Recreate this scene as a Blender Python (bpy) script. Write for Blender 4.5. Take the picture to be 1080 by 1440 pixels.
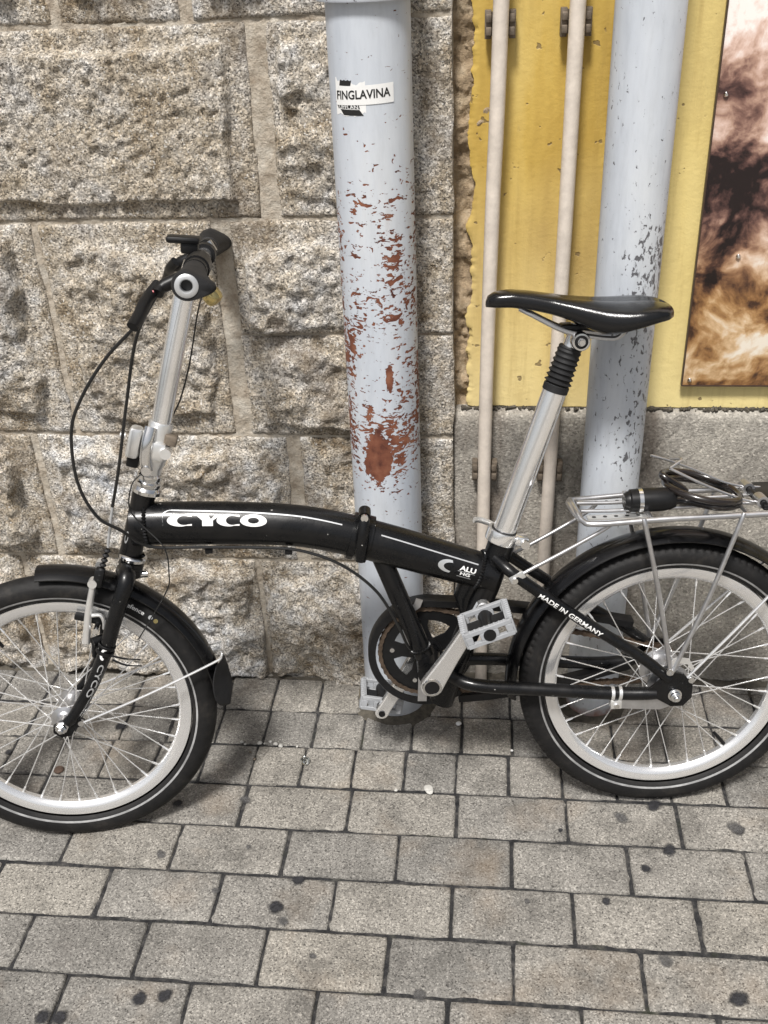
import bpy, bmesh, math, random
import numpy as np
from mathutils import Matrix, Vector

for o in list(bpy.data.objects):
    bpy.data.objects.remove(o)
SC = bpy.context.scene
COL = SC.collection
PI = math.pi
rnd = random.Random(7)

# ------------------------------------------------------------------ camera, sky, sun, exposure
def cam_axes(yaw, pitch, roll):
    cy, sy, cp, sp, cr, sr = math.cos(yaw), math.sin(yaw), math.cos(pitch), math.sin(pitch), math.cos(roll), math.sin(roll)
    right = np.array([cy, sy, 0]); f0 = np.array([-sy, cy, 0]); u0 = np.array([0, 0, 1.])
    fwd = cp * f0 - sp * u0; up = sp * f0 + cp * u0
    return cr * right + sr * up, -sr * right + cr * up, fwd
r_, u_, f_ = cam_axes(0.1189, 0.5299, -0.0433)
cd = bpy.data.cameras.new('camera'); cam = bpy.data.objects.new('camera', cd); COL.objects.link(cam)
cam.matrix_world = Matrix(((r_[0], u_[0], -f_[0], 0.0473), (r_[1], u_[1], -f_[1], -1.6833), (r_[2], u_[2], -f_[2], 1.4176), (0, 0, 0, 1)))
cd.sensor_fit = 'VERTICAL'; cd.sensor_height = 36.0; cd.lens = 36 * 1413.5 / 1440
cd.clip_start = 0.02; cd.clip_end = 500
SC.camera = cam

SUN_EL, SUN_AZ = math.radians(60), math.radians(193)      # azimuth clockwise from +Y: light comes from the street, left of the camera
wd = bpy.data.worlds.new('World'); SC.world = wd; wd.use_nodes = True
wn = wd.node_tree; wn.nodes.clear()
sky = wn.nodes.new('ShaderNodeTexSky'); sky.sky_type = 'NISHITA'; sky.sun_disc = False
sky.sun_elevation = SUN_EL; sky.sun_rotation = SUN_AZ; sky.dust_density = 4.0; sky.air_density = 1.0; sky.ozone_density = 0.6
hs = wn.nodes.new('ShaderNodeHueSaturation'); hs.inputs['Saturation'].default_value = 0.38
bg = wn.nodes.new('ShaderNodeBackground'); bg.inputs['Strength'].default_value = 0.074
wo = wn.nodes.new('ShaderNodeOutputWorld')
wn.links.new(sky.outputs[0], hs.inputs['Color']); wn.links.new(hs.outputs[0], bg.inputs[0]); wn.links.new(bg.outputs[0], wo.inputs[0])
sd = bpy.data.lights.new('sun', 'SUN'); sd.energy = 3.9; sd.angle = math.radians(10); sd.color = (1, .97, .93)
sun = bpy.data.objects.new('sun', sd); COL.objects.link(sun)
sv = Vector((math.sin(SUN_AZ) * math.cos(SUN_EL), math.cos(SUN_AZ) * math.cos(SUN_EL), math.sin(SUN_EL)))
sun.rotation_euler = sv.to_track_quat('Z', 'Y').to_euler(); sun.location = sv * 8
vs = SC.view_settings; vs.view_transform = 'Standard'; vs.look = 'None'; vs.gamma = 1.0; vs.exposure = 0.27; vs.use_curve_mapping = False
SC.render.engine = 'CYCLES'

# ------------------------------------------------------------------ noise for shapes
def _h(i, j, s):
    n = (i * 374761393 + j * 668265263 + s * 2147483647 + 1013904223) & 0xFFFFFFFF
    n = ((n ^ (n >> 13)) * 1274126177) & 0xFFFFFFFF
    n = ((n ^ (n >> 16)) * 2246822519) & 0xFFFFFFFF
    return ((n ^ (n >> 15)) & 0xFFFF) / 65535.0
def vnoise(x, y, s=0):
    x = np.asarray(x, float); y = np.asarray(y, float)
    xi = np.floor(x).astype(np.int64); yi = np.floor(y).astype(np.int64)
    fx = x - xi; fy = y - yi
    fx = fx * fx * fx * (fx * (fx * 6 - 15) + 10); fy = fy * fy * fy * (fy * (fy * 6 - 15) + 10)
    xi = xi + 5000; yi = yi + 5000
    a, b, c, d = _h(xi, yi, s), _h(xi + 1, yi, s), _h(xi, yi + 1, s), _h(xi + 1, yi + 1, s)
    return (a * (1 - fx) + b * fx) * (1 - fy) + (c * (1 - fx) + d * fx) * fy - 0.5
def fbm(x, y, s=0, o=4, g=.5):
    v = 0; a = 1.0
    ca, sa = math.cos(.6), math.sin(.6)
    for k in range(o):
        v = v + a * vnoise(x, y, s + k * 17)
        x, y = (x * ca - y * sa) * 2.03, (x * sa + y * ca) * 2.03
        a *= g
    return v
def sstep(a, b, x):
    t = np.clip((x - a) / (b - a), 0, 1); return t * t * (3 - 2 * t)

# ------------------------------------------------------------------ materials
class NT:
    def __init__(s, name):
        s.m = bpy.data.materials.new(name); s.m.use_nodes = True; s.t = s.m.node_tree
        s.b = s.t.nodes['Principled BSDF']; s._pos = None
    def n(s, typ, **kw):
        nd = s.t.nodes.new('ShaderNode' + typ)
        for k, v in kw.items():
            if hasattr(nd, k) and k.islower(): setattr(nd, k, v)
            else: s.set(nd.inputs[k.replace('_', ' ')], v)
        return nd
    def set(s, sock, v):
        if isinstance(v, bpy.types.NodeSocket): s.t.links.new(v, sock)
        else:
            if sock.type == 'RGBA' and len(v) == 3: v = (*v, 1)
            sock.default_value = v
    def pos(s):
        if s._pos is None: s._pos = s.n('NewGeometry').outputs['Position']
        return s._pos
    def gen(s): return s.n('TexCoord').outputs['Object']
    def mapv(s, vec, sc=(1, 1, 1), loc=(0, 0, 0), rot=(0, 0, 0)):
        m = s.n('Mapping'); s.set(m.inputs['Vector'], vec); m.inputs['Scale'].default_value = sc; m.inputs['Location'].default_value = loc; m.inputs['Rotation'].default_value = rot
        return m.outputs[0]
    def noise(s, scale, detail=3, rough=.5, vec=None, dist=0):
        return s.n('TexNoise', Vector=vec or s.pos(), Scale=scale, Detail=detail, Roughness=rough, Distortion=dist).outputs['Fac']
    def voro(s, scale, feature='F1', out='Distance', vec=None):
        return s.n('TexVoronoi', feature=feature, Vector=vec or s.pos(), Scale=scale).outputs[out]
    def ramp(s, fac, stops, interp='LINEAR'):
        r = s.n('ValToRGB'); cr = r.color_ramp; cr.interpolation = interp
        while len(cr.elements) < len(stops): cr.elements.new(.5)
        for e, (p, c) in zip(cr.elements, stops):
            e.position = p; e.color = (c, c, c, 1) if not hasattr(c, '__len__') else (*c, 1)
        s.set(r.inputs[0], fac); return r.outputs[0]
    def mix(s, fac, a, b, blend='MIX'):
        m = s.n('Mix', data_type='RGBA', blend_type=blend)
        s.set(m.inputs[0], fac); s.set(m.inputs[6], a); s.set(m.inputs[7], b); return m.outputs[2]
    def math(s, op, a, b=0.0, clamp=False):
        m = s.n('Math', operation=op, use_clamp=clamp); s.set(m.inputs[0], a); s.set(m.inputs[1], b); return m.outputs[0]
    def xyz(s, vec=None):
        x = s.n('SeparateXYZ'); s.set(x.inputs[0], vec or s.pos()); return x.outputs
    def rand(s): return s.n('ObjectInfo').outputs['Random']
    def bump(s, h, dist=.002, strength=1.0, prev=None):
        b = s.n('Bump', Height=h, Distance=dist, Strength=strength)
        if prev is not None: s.set(b.inputs['Normal'], prev)
        return b.outputs[0]
    def done(s, color=None, rough=None, metal=None, normal=None, coat=None, spec=None, coat_rough=None):
        for k, v in (('Base Color', color), ('Roughness', rough), ('Metallic', metal), ('Normal', normal), ('Coat Weight', coat), ('Specular IOR Level', spec), ('Coat Roughness', coat_rough)):
            if v is not None: s.set(s.b.inputs[k], v)
        return s.m

def m_granite():
    t = NT('granite')
    big = t.noise(5, 4, .6); mid = t.noise(38, 4, .6)
    c = t.ramp(t.math('ADD', t.math('MULTIPLY', big, .55), t.math('MULTIPLY', mid, .45)), [(.36, (.22, .165, .105)), (.43, (.40, .345, .27)), (.50, (.54, .495, .43)), (.57, (.61, .59, .56)), (.65, (.54, .555, .58))])
    c = t.mix(t.math('MULTIPLY', t.math('POWER', t.rand(), 1.5), .40), c, (.44, .37, .275))
    cell = t.voro(340, out='Color')                       # crystal grains
    cv = t.xyz(cell)[0]
    c = t.mix(.9, c, t.ramp(cv, [(0, .30), (.2, .62), (.55, 1.0), (.8, 1.3), (1, 1.7)]), 'MULTIPLY')
    blk = t.ramp(t.noise(300, 2, .6), [(.355, 1), (.41, 0)])
    c = t.mix(t.math('MULTIPLY', blk, .85), c, (.045, .04, .037))
    wht = t.ramp(t.noise(210, 2, .5, vec=t.mapv(t.pos(), loc=(3, 1, 2))), [(.63, 0), (.69, 1)])
    c = t.mix(t.math('MULTIPLY', wht, .8), c, (.80, .78, .74))
    st = t.ramp(t.noise(7, 5, .65, vec=t.mapv(t.pos(), loc=(7, 3, 1), sc=(1, 1, .7))), [(.53, 0), (.66, 1)])
    c = t.mix(t.math('MULTIPLY', st, .62), c, (.15, .11, .07))
    h = t.math('ADD', t.noise(95, 5, .72), t.math('MULTIPLY', t.math('MINIMUM', t.noise(75, 3, .6), .45), 1.5))
    return t.done(c, .88, normal=t.bump(h, .0095, 1.0), spec=.3)
def m_mortar():
    t = NT('mortar')
    c = t.ramp(t.noise(30, 5, .65), [(.3, (.31, .255, .195)), (.5, (.47, .415, .34)), (.7, (.56, .52, .45))])
    c = t.mix(.8, c, t.ramp(t.noise(300, 3, .65), [(.32, .62), (.42, .94), (.55, 1.0), (.7, 1.15)]), 'MULTIPLY')
    return t.done(c, .95, normal=t.bump(t.noise(150, 5, .7), .005, .9), spec=.2)
def m_recess():
    t = NT('crumbling_mortar')
    c = t.ramp(t.noise(34, 6, .7), [(.3, (.16, .12, .08)), (.5, (.42, .32, .21)), (.68, (.54, .44, .31))])
    return t.done(c, .95, normal=t.bump(t.noise(90, 6, .75), .008, 1), spec=.2)
def m_concrete():
    t = NT('plinth_concrete')
    c = t.ramp(t.noise(9, 6, .65), [(.3, (.24, .225, .20)), (.5, (.37, .345, .305)), (.7, (.47, .44, .385))])
    grit = t.xyz(t.voro(260, out='Color'))[0]
    c = t.mix(.85, c, t.ramp(grit, [(0, .55), (.3, .85), (.7, 1.03), (.92, 1.2), (1, 1.7)]), 'MULTIPLY')
    x = t.xyz()
    st = t.ramp(t.math('ADD', t.noise(6, 5, .6, vec=t.mapv(t.pos(), sc=(1.6, 1, .5))), t.math('MULTIPLY', x[0], -.35)), [(.40, 0), (.56, 1)])
    c = t.mix(t.math('MULTIPLY', st, .55), c, (.10, .07, .05))
    return t.done(c, .9, normal=t.bump(t.noise(240, 4, .7), .004, .9), spec=.3)
def m_yellow():
    t = NT('yellow_paint')
    x = t.xyz()
    c = t.ramp(t.noise(2.2, 4, .6, vec=t.mapv(t.pos(), sc=(3.5, 1, .8))), [(.32, (.36, .225, .045)), (.5, (.53, .365, .085)), (.68, (.64, .485, .165))])
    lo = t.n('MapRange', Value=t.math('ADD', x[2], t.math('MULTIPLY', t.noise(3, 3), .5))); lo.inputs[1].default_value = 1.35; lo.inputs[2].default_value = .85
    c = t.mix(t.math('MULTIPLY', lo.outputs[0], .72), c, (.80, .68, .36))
    bd = t.n('MapRange', Value=t.math('ADD', x[0], t.math('MULTIPLY', t.noise(5, 3), .05))); bd.inputs[1].default_value = .30; bd.inputs[2].default_value = .36
    c = t.mix(t.math('MULTIPLY', bd.outputs[0], .55), c, (.78, .66, .30))
    run = t.ramp(t.noise(16, 5, .65, vec=t.mapv(t.pos(), sc=(2.6, 1, .22))), [(.52, 0), (.74, 1)])
    c = t.mix(t.math('MULTIPLY', run, .38), c, (.33, .215, .06))
    pit = t.ramp(t.noise(55, 2, .5), [(.27, 1), (.30, 0)])
    c = t.mix(t.math('MULTIPLY', pit, .8), c, (.17, .12, .06))
    scr = t.ramp(t.noise(38, 3, .6, vec=t.mapv(t.pos(), sc=(1, 1, .35), rot=(0, .4, 0))), [(.68, 0), (.74, 1)])
    c = t.mix(t.math('MULTIPLY', scr, .3), c, (.36, .28, .12))
    h = t.math('ADD', t.noise(90, 4, .6), t.math('MULTIPLY', pit, -.8))
    return t.done(c, .55, normal=t.bump(h, .0012, .8), spec=.4)
def m_paver():
    t = NT('paver_concrete')
    tone = t.ramp(t.rand(), [(0, (.185, .177, .163)), (.3, (.222, .211, .193)), (.7, (.245, .231, .208)), (1, (.270, .252, .222))])
    c = t.mix(.85, tone, t.ramp(t.noise(11, 5, .65), [(.28, .50), (.5, 1.0), (.72, 1.30)]), 'MULTIPLY')
    g = t.xyz(t.voro(420, out='Color'))[0]
    c = t.mix(.9, c, t.ramp(g, [(0, .45), (.2, .80), (.6, 1.0), (.85, 1.22), (1, 1.75)]), 'MULTIPLY')
    pit = t.ramp(t.noise(260, 3, .65), [(.33, 1), (.39, 0)])
    c = t.mix(t.math('MULTIPLY', pit, .85), c, (.045, .042, .04))
    st = t.ramp(t.noise(9, 5, .7, vec=t.mapv(t.pos(), loc=(4, 9, 0))), [(.56, 0), (.70, 1)])
    c = t.mix(t.math('MULTIPLY', st, .45), c, (.085, .078, .072))
    ru = t.ramp(t.noise(5, 4, .6, vec=t.mapv(t.pos(), loc=(14, 2, 0))), [(.55, 0), (.72, 1)])
    c = t.mix(t.math('MULTIPLY', ru, .28), c, (.34, .25, .165))
    h = t.math('ADD', t.noise(330, 4, .7), t.math('MULTIPLY', pit, -.9))
    return t.done(c, .87, normal=t.bump(h, .0022, .8), spec=.3)
def m_bedding():
    t = NT('joint_sand')
    c = t.ramp(t.noise(60, 6, .7), [(.3, (.014, .014, .016)), (.5, (.040, .040, .041)), (.72, (.12, .113, .105))])
    c = t.mix(t.math('MULTIPLY', t.ramp(t.noise(14, 3), [(.62, 0), (.70, 1)]), .3), c, (.06, .07, .03))
    return t.done(c, .95, normal=t.bump(t.noise(500, 3, .7), .003, 1), spec=.2)
def m_ground():
    t = NT('ground_paving')
    b = t.n('TexBrick', Vector=t.mapv(t.pos(), loc=(0, .0, 0)), Color1=(.31, .285, .25), Color2=(.27, .25, .22), Mortar=(.07, .066, .06), Scale=1.0, Mortar_Size=.004, Mortar_Smooth=.1, Bias=0.0, Brick_Width=.2, Row_Height=.105)
    b.offset = .5
    c = t.mix(.8, b.outputs[0], t.ramp(t.noise(7, 5, .65), [(.28, .65), (.5, 1), (.72, 1.2)]), 'MULTIPLY')
    c = t.mix(.7, c, t.ramp(t.noise(300, 3, .6), [(.3, .6), (.5, 1), (.7, 1.3)]), 'MULTIPLY')
    return t.done(c, .9, normal=t.bump(b.outputs['Fac'], .004, -.6), spec=.3)
def m_pipe(name, rust):
    t = NT(name)
    x = t.xyz()
    c = t.ramp(t.noise(6, 4, .6, vec=t.mapv(t.pos(), sc=(1, 1, .3))), [(.3, (.43, .47, .53)), (.5, (.53, .565, .615)), (.7, (.59, .615, .64))])
    c = t.mix(.5, c, t.ramp(t.noise(70, 5, .7, vec=t.mapv(t.pos(), sc=(1, 1, .18))), [(.3, .82), (.5, 1), (.7, 1.08)]), 'MULTIPLY')
    dirt = t.n('MapRange', Value=t.math('ADD', x[2], t.math('MULTIPLY', t.noise(14, 4, .7), .25))); dirt.inputs[1].default_value = .30; dirt.inputs[2].default_value = .06
    c = t.mix(t.math('MULTIPLY', dirt.outputs[0], .45), c, (.22, .20, .17))
    hgt = 0.0
    if rust:
        def band(lo0, lo1, hi0, hi1):
            a = t.n('MapRange', Value=x[2], interpolation_type='SMOOTHSTEP'); a.inputs[1].default_value = lo0; a.inputs[2].default_value = lo1
            b = t.n('MapRange', Value=x[2], interpolation_type='SMOOTHSTEP'); b.inputs[1].default_value = hi1; b.inputs[2].default_value = hi0
            return t.math('MULTIPLY', a.outputs[0], b.outputs[0])
        cl = t.n('MapRange', Value=t.noise(13, 3, .6, vec=t.mapv(t.pos(), loc=(2.3, 0, 5), sc=(1.5, 1.5, .55)))); cl.inputs[1].default_value = .40; cl.inputs[2].default_value = .64
        ch = t.noise(38, 3, .58, vec=t.mapv(t.pos(), sc=(1.25, 1.25, 2.2), rot=(0, .25, 0)), dist=.9)
        ch2 = t.noise(75, 3, .6, vec=t.mapv(t.pos(), sc=(1.1, 1.1, 2.2), loc=(1, 4, 2), rot=(0, -.2, 0)), dist=.3)
        w = t.math('MULTIPLY', band(.42, .66, .96, 1.17), t.math('ADD', t.math('MULTIPLY', cl.outputs[0], .185), .040))
        m1 = t.ramp(t.math('ADD', ch, w), [(.708, 0), (.720, 1)])
        m2 = t.ramp(t.math('ADD', ch2, w), [(.700, 0), (.712, 1)])
        # the large worn patch
        dx = t.math('DIVIDE', t.math('ADD', x[0], .146), .030); dz = t.math('DIVIDE', t.math('ADD', x[2], -.603), .066)
        rr = t.math('ADD', t.math('MULTIPLY', dx, dx), t.math('MULTIPLY', dz, dz))
        rr = t.math('ADD', rr, t.math('MULTIPLY', t.math('SUBTRACT', t.noise(70, 4, .7), .5), 2.2))
        m3 = t.ramp(rr, [(.66, 1), (.69, 0)])
        dx = t.math('DIVIDE', t.math('ADD', x[0], .1195), .0075); dz = t.math('DIVIDE', t.math('ADD', x[2], -.757), .030)
        r2 = t.math('ADD', t.math('ADD', t.math('MULTIPLY', dx, dx), t.math('MULTIPLY', dz, dz)), t.math('MULTIPLY', t.math('SUBTRACT', t.noise(120, 4, .7), .5), 3.0))
        m4 = t.ramp(r2, [(.72, 1), (.76, 0)])
        m = t.math('MAXIMUM', t.math('MAXIMUM', m1, m2), t.math('MAXIMUM', m3, m4))
        c = t.mix(m, c, t.ramp(t.noise(40, 4, .6), [(.3, (.075, .022, .014)), (.5, (.17, .058, .032)), (.7, (.25, .10, .055))]))
        wash = t.ramp(t.noise(24, 4, .6, vec=t.mapv(t.pos(), sc=(2.2, 2.2, .35), loc=(5, 1, 1))), [(.56, 0), (.74, 1)])
        c = t.mix(t.math('MULTIPLY', t.math('MULTIPLY', wash, w), 1.1), c, (.42, .27, .18))
        hgt = t.math('MULTIPLY', m, -1.6)
        ro = t.math('ADD', t.math('MULTIPLY', m, .4), .36)
    else:
        def band(lo0, lo1, hi0, hi1):
            a = t.n('MapRange', Value=x[2], interpolation_type='SMOOTHSTEP'); a.inputs[1].default_value = lo0; a.inputs[2].default_value = lo1
            b = t.n('MapRange', Value=x[2], interpolation_type='SMOOTHSTEP'); b.inputs[1].default_value = hi1; b.inputs[2].default_value = hi0
            return t.math('MULTIPLY', a.outputs[0], b.outputs[0])
        side = t.n('MapRange', Value=x[0]); side.inputs[1].default_value = .235; side.inputs[2].default_value = .29
        ch = t.noise(85, 4, .65, vec=t.mapv(t.pos(), sc=(1.6, 1.6, .9), rot=(0, .5, 0)), dist=.6)
        cl = t.math('MULTIPLY', t.noise(13, 3, .6), .16)
        w = t.math('ADD', t.math('MULTIPLY', band(.78, .86, .93, 1.06), t.math('MULTIPLY', side.outputs[0], .13)), t.math('ADD', t.math('MULTIPLY', band(.5, .62, .75, .86), t.math('MULTIPLY', side.outputs[0], .085)), cl))
        m = t.ramp(t.math('ADD', ch, w), [(.732, 0), (.752, 1)])
        c = t.mix(t.math('MULTIPLY', m, .85), c, (.045, .04, .045))
        sm = t.ramp(t.noise(22, 4, .6, vec=t.mapv(t.pos(), sc=(2.2, 1, .6))), [(.6, 0), (.75, 1)])
        c = t.mix(t.math('MULTIPLY', sm, .25), c, (.25, .25, .28))
        rb = t.n('MapRange', Value=t.math('ADD', x[2], t.math('MULTIPLY', t.noise(30, 4, .7), .05))); rb.inputs[1].default_value = .055; rb.inputs[2].default_value = .035
        c = t.mix(t.math('MULTIPLY', rb.outputs[0], .8), c, (.20, .075, .04))
        hgt = t.math('MULTIPLY', m, -.4); ro = .42
    return t.done(c, ro, normal=t.bump(t.math('ADD', hgt, t.math('MULTIPLY', t.noise(18, 3), .5)), .0012, .8), spec=.45)
def m_simple(name, col, rough=.5, metal=0.0, var=.25, vs=40, coat=0.0, bump=0.0, bs=200, spec=.5, local=True, rv=.5):
    t = NT(name); v = t.gen() if local else t.pos()
    n = t.noise(vs, 4, .65, vec=v)
    c = t.mix(1.0, col, t.ramp(n, [(.25, 1 - var), (.5, 1.0), (.75, 1 + var)]), 'MULTIPLY')
    r = t.math('ADD', t.math('MULTIPLY', t.math('SUBTRACT', t.noise(vs * .6, 3, .6, vec=v), .5), rough * rv), rough, clamp=True)
    nm = t.bump(t.noise(bs, 3, .6, vec=v), bump, .8) if bump else None
    return t.done(c, r, metal, nm, coat, spec, .08 if coat else None)
def m_blackpaint():
    t = NT('black_frame_paint'); v = t.gen()
    dust = t.ramp(t.noise(22, 6, .75, vec=v), [(.46, 0), (.70, 1)])
    chip = t.ramp(t.noise(90, 2, .5, vec=v), [(.755, 0), (.765, 1)])
    c = t.mix(t.math('MULTIPLY', dust, .25), (.0040, .0042, .0048), (.022, .019, .017))
    c = t.mix(chip, c, (.35, .34, .32))
    r = t.math('ADD', t.math('MULTIPLY', dust, .20), .27)
    return t.done(c, r, 0.0, coat=.10, coat_rough=.06, spec=.32, normal=t.bump(t.noise(350, 2, .5, vec=v), .0002, .4))
def m_rubber():
    t = NT('tyre_rubber'); v = t.gen()
    c = t.ramp(t.noise(26, 6, .7, vec=v), [(.3, (.006, .006, .0065)), (.55, (.012, .0115, .0115)), (.8, (.036, .032, .028))])
    return t.done(c, .62, normal=t.bump(t.noise(420, 3, .6, vec=v), .0006, .8), spec=.25)
def m_poster():
    # print: lumpy folds, pale cream above, dark gaps, toasted amber below
    t = NT('printed_food_photo'); p = t.pos()
    w = t.n('TexNoise', Vector=p, Scale=6.0, Detail=3.0).outputs['Color']
    dv = t.n('VectorMath', operation='MULTIPLY_ADD'); t.set(dv.inputs[0], w); dv.inputs[1].default_value = (.13, .13, .13); t.set(dv.inputs[2], p)
    q = dv.outputs[0]; x = t.xyz()
    def shift(o): a = t.n('VectorMath', operation='ADD'); t.set(a.inputs[0], q); a.inputs[1].default_value = o; return a.outputs[0]
    def relief(v):
        vo = t.n('TexVoronoi', feature='SMOOTH_F1', Vector=v, Scale=8.0, Smoothness=.45).outputs['Distance']
        return t.math('SUBTRACT', t.math('MULTIPLY', t.noise(9, 6, .56, vec=v), .95), t.math('MULTIPLY', vo, .75))
    h1 = relief(q); h2 = relief(shift((-.007, 0, .011)))
    lit = t.math('MULTIPLY', t.math('SUBTRACT', h1, h2), 2.2)
    def mr(v, a, b): m = t.n('MapRange', Value=v); m.inputs[1].default_value = a; m.inputs[2].default_value = b; return m.outputs[0]
    bias = t.math('ADD', t.math('MULTIPLY', mr(t.math('ADD', x[2], t.math('MULTIPLY', x[0], .9)), 1.42, 1.62), .75), t.math('MULTIPLY', mr(t.math('ADD', x[2], t.math('MULTIPLY', x[0], -.45)), .80, .62), .10))
    bias = t.math('ADD', t.math('ADD', bias, .09), t.math('MULTIPLY', mr(t.math('SUBTRACT', x[0], t.math('MULTIPLY', x[2], .2)), .22, .40), .22))
    gr = t.math('MULTIPLY', t.math('SUBTRACT', t.noise(90, 4, .7), .5), .22)
    v = t.math('ADD', t.math('ADD', t.math('ADD', h1, lit), t.math('MULTIPLY', bias, .80)), t.math('ADD', gr, .05))
    warm = t.ramp(v, [(.04, (.014, .008, .007)), (.17, (.085, .040, .022)), (.30, (.27, .135, .052)), (.44, (.47, .27, .115)), (.60, (.72, .51, .30)), (.80, (.90, .82, .70))])
    cool = t.ramp(v, [(.04, (.014, .008, .009)), (.17, (.080, .040, .036)), (.30, (.22, .12, .095)), (.44, (.45, .285, .215)), (.60, (.69, .50, .42)), (.82, (.90, .83, .79))])
    c = t.mix(mr(x[2], .84, .98), warm, cool)
    return t.done(c, .28, spec=.5)
def m_brown_edge(): return m_simple('poster_edge', (.05, .03, .02), .5)

MAT = dict(
    granite=m_granite(), mortar=m_mortar(), recess=m_recess(), concrete=m_concrete(), yellow=m_yellow(), paver=m_paver(), bedding=m_bedding(), ground=m_ground(),
    pipe_worn=m_pipe('worn_pipe_paint', True), pipe=m_pipe('scuffed_pipe_paint', False),
    conduit=m_simple('conduit_paint', (.62, .555, .485), .5, 0, .16, 45, local=False, bump=.0006, bs=120),
    clip=m_simple('clip_metal', (.16, .13, .10), .6, .4, .5, 90),
    paint=m_blackpaint(), rubber=m_rubber(), poster=m_poster(), posteredge=m_brown_edge(),
    alu=m_simple('brushed_aluminium', (.95, .95, .95), .15, .88, .02, 60, rv=.2),
    rim=m_simple('rim_aluminium', (.93, .93, .93), .22, .80, .03, 40, rv=.15),
    chrome=m_simple('polished_steel', (.80, .80, .80), .14, 1.0, .05, 60),
    spoke=m_simple('spoke_steel', (.88, .88, .88), .26, .75, .05, 60),
    rack=m_simple('rack_alloy', (.56, .56, .57), .32, .92, .15, 60),
    castalu=m_simple('cast_alloy', (.86, .86, .85), .32, .82, .06, 50),
    plastic=m_simple('black_plastic', (.007, .007, .0075), .40, 0, .3, 60, spec=.3),
    grip=m_simple('grip_rubber', (.014, .014, .015), .6, 0, .2, 60, spec=.3, bump=.0004, bs=300),
    fender=m_simple('fender_plastic', (.0045, .0045, .005), .20, 0, .5, 22, spec=.4),
    leather=m_simple('saddle_vinyl', (.0045, .0045, .005), .18, 0, .3, 25, spec=.5, bump=.00025, bs=500),
    pedal=m_simple('grey_resin', (.30, .31, .325), .55, 0, .14, 60, bump=.0004, bs=300),
    brass=m_simple('brass', (.62, .50, .22), .22, 1.0, .1, 40),
    chain=m_simple('rusty_chain', (.13, .095, .07), .55, .7, .5, 120),
    cable=m_simple('cable_housing', (.010, .010, .010), .35, 0, .2, 60),
    lockcable=m_simple('lock_cable', (.012, .009, .008), .22, 0, .3, 40, coat=.4),
    white=m_simple('white_print', (.78, .78, .77), .5, 0, .04, 60),
    silver=m_simple('silver_print', (.52, .53, .54), .35, .5, .06, 60),
    reflect=m_simple('reflective_stripe', (.30, .30, .30), .45, .2, .55, 30),
    blackprint=m_simple('black_print', (.012, .012, .012), .5, 0, .1, 60),
    gum=m_simple('old_gum', (.030, .030, .034), .75, 0, .35, 60, bump=.001, bs=150, local=False),
    palegum=m_simple('pale_gum', (.14, .135, .13), .75, 0, .3, 60, bump=.001, bs=150, local=False),
    stone=m_simple('pebble_stone', (.48, .47, .44), .7, 0, .25, 90, bump=.001, bs=200),
    leaf=m_simple('dry_leaf', (.17, .085, .035), .7, 0, .4, 50),
    dirt=m_simple('dirt', (.075, .066, .052), .95, 0, .5, 90, bump=.002, bs=300, local=False),
    rust=m_simple('rust', (.085, .055, .04), .8, .2, .5, 60),
    red=m_simple('red_plastic', (.35, .03, .04), .4, 0, .1, 40),
)
tg = NT('clear_glass'); tg.set(tg.b.inputs['Transmission Weight'], 1.0); MAT['glass'] = tg.done((.85, .88, .86), .06)

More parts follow.
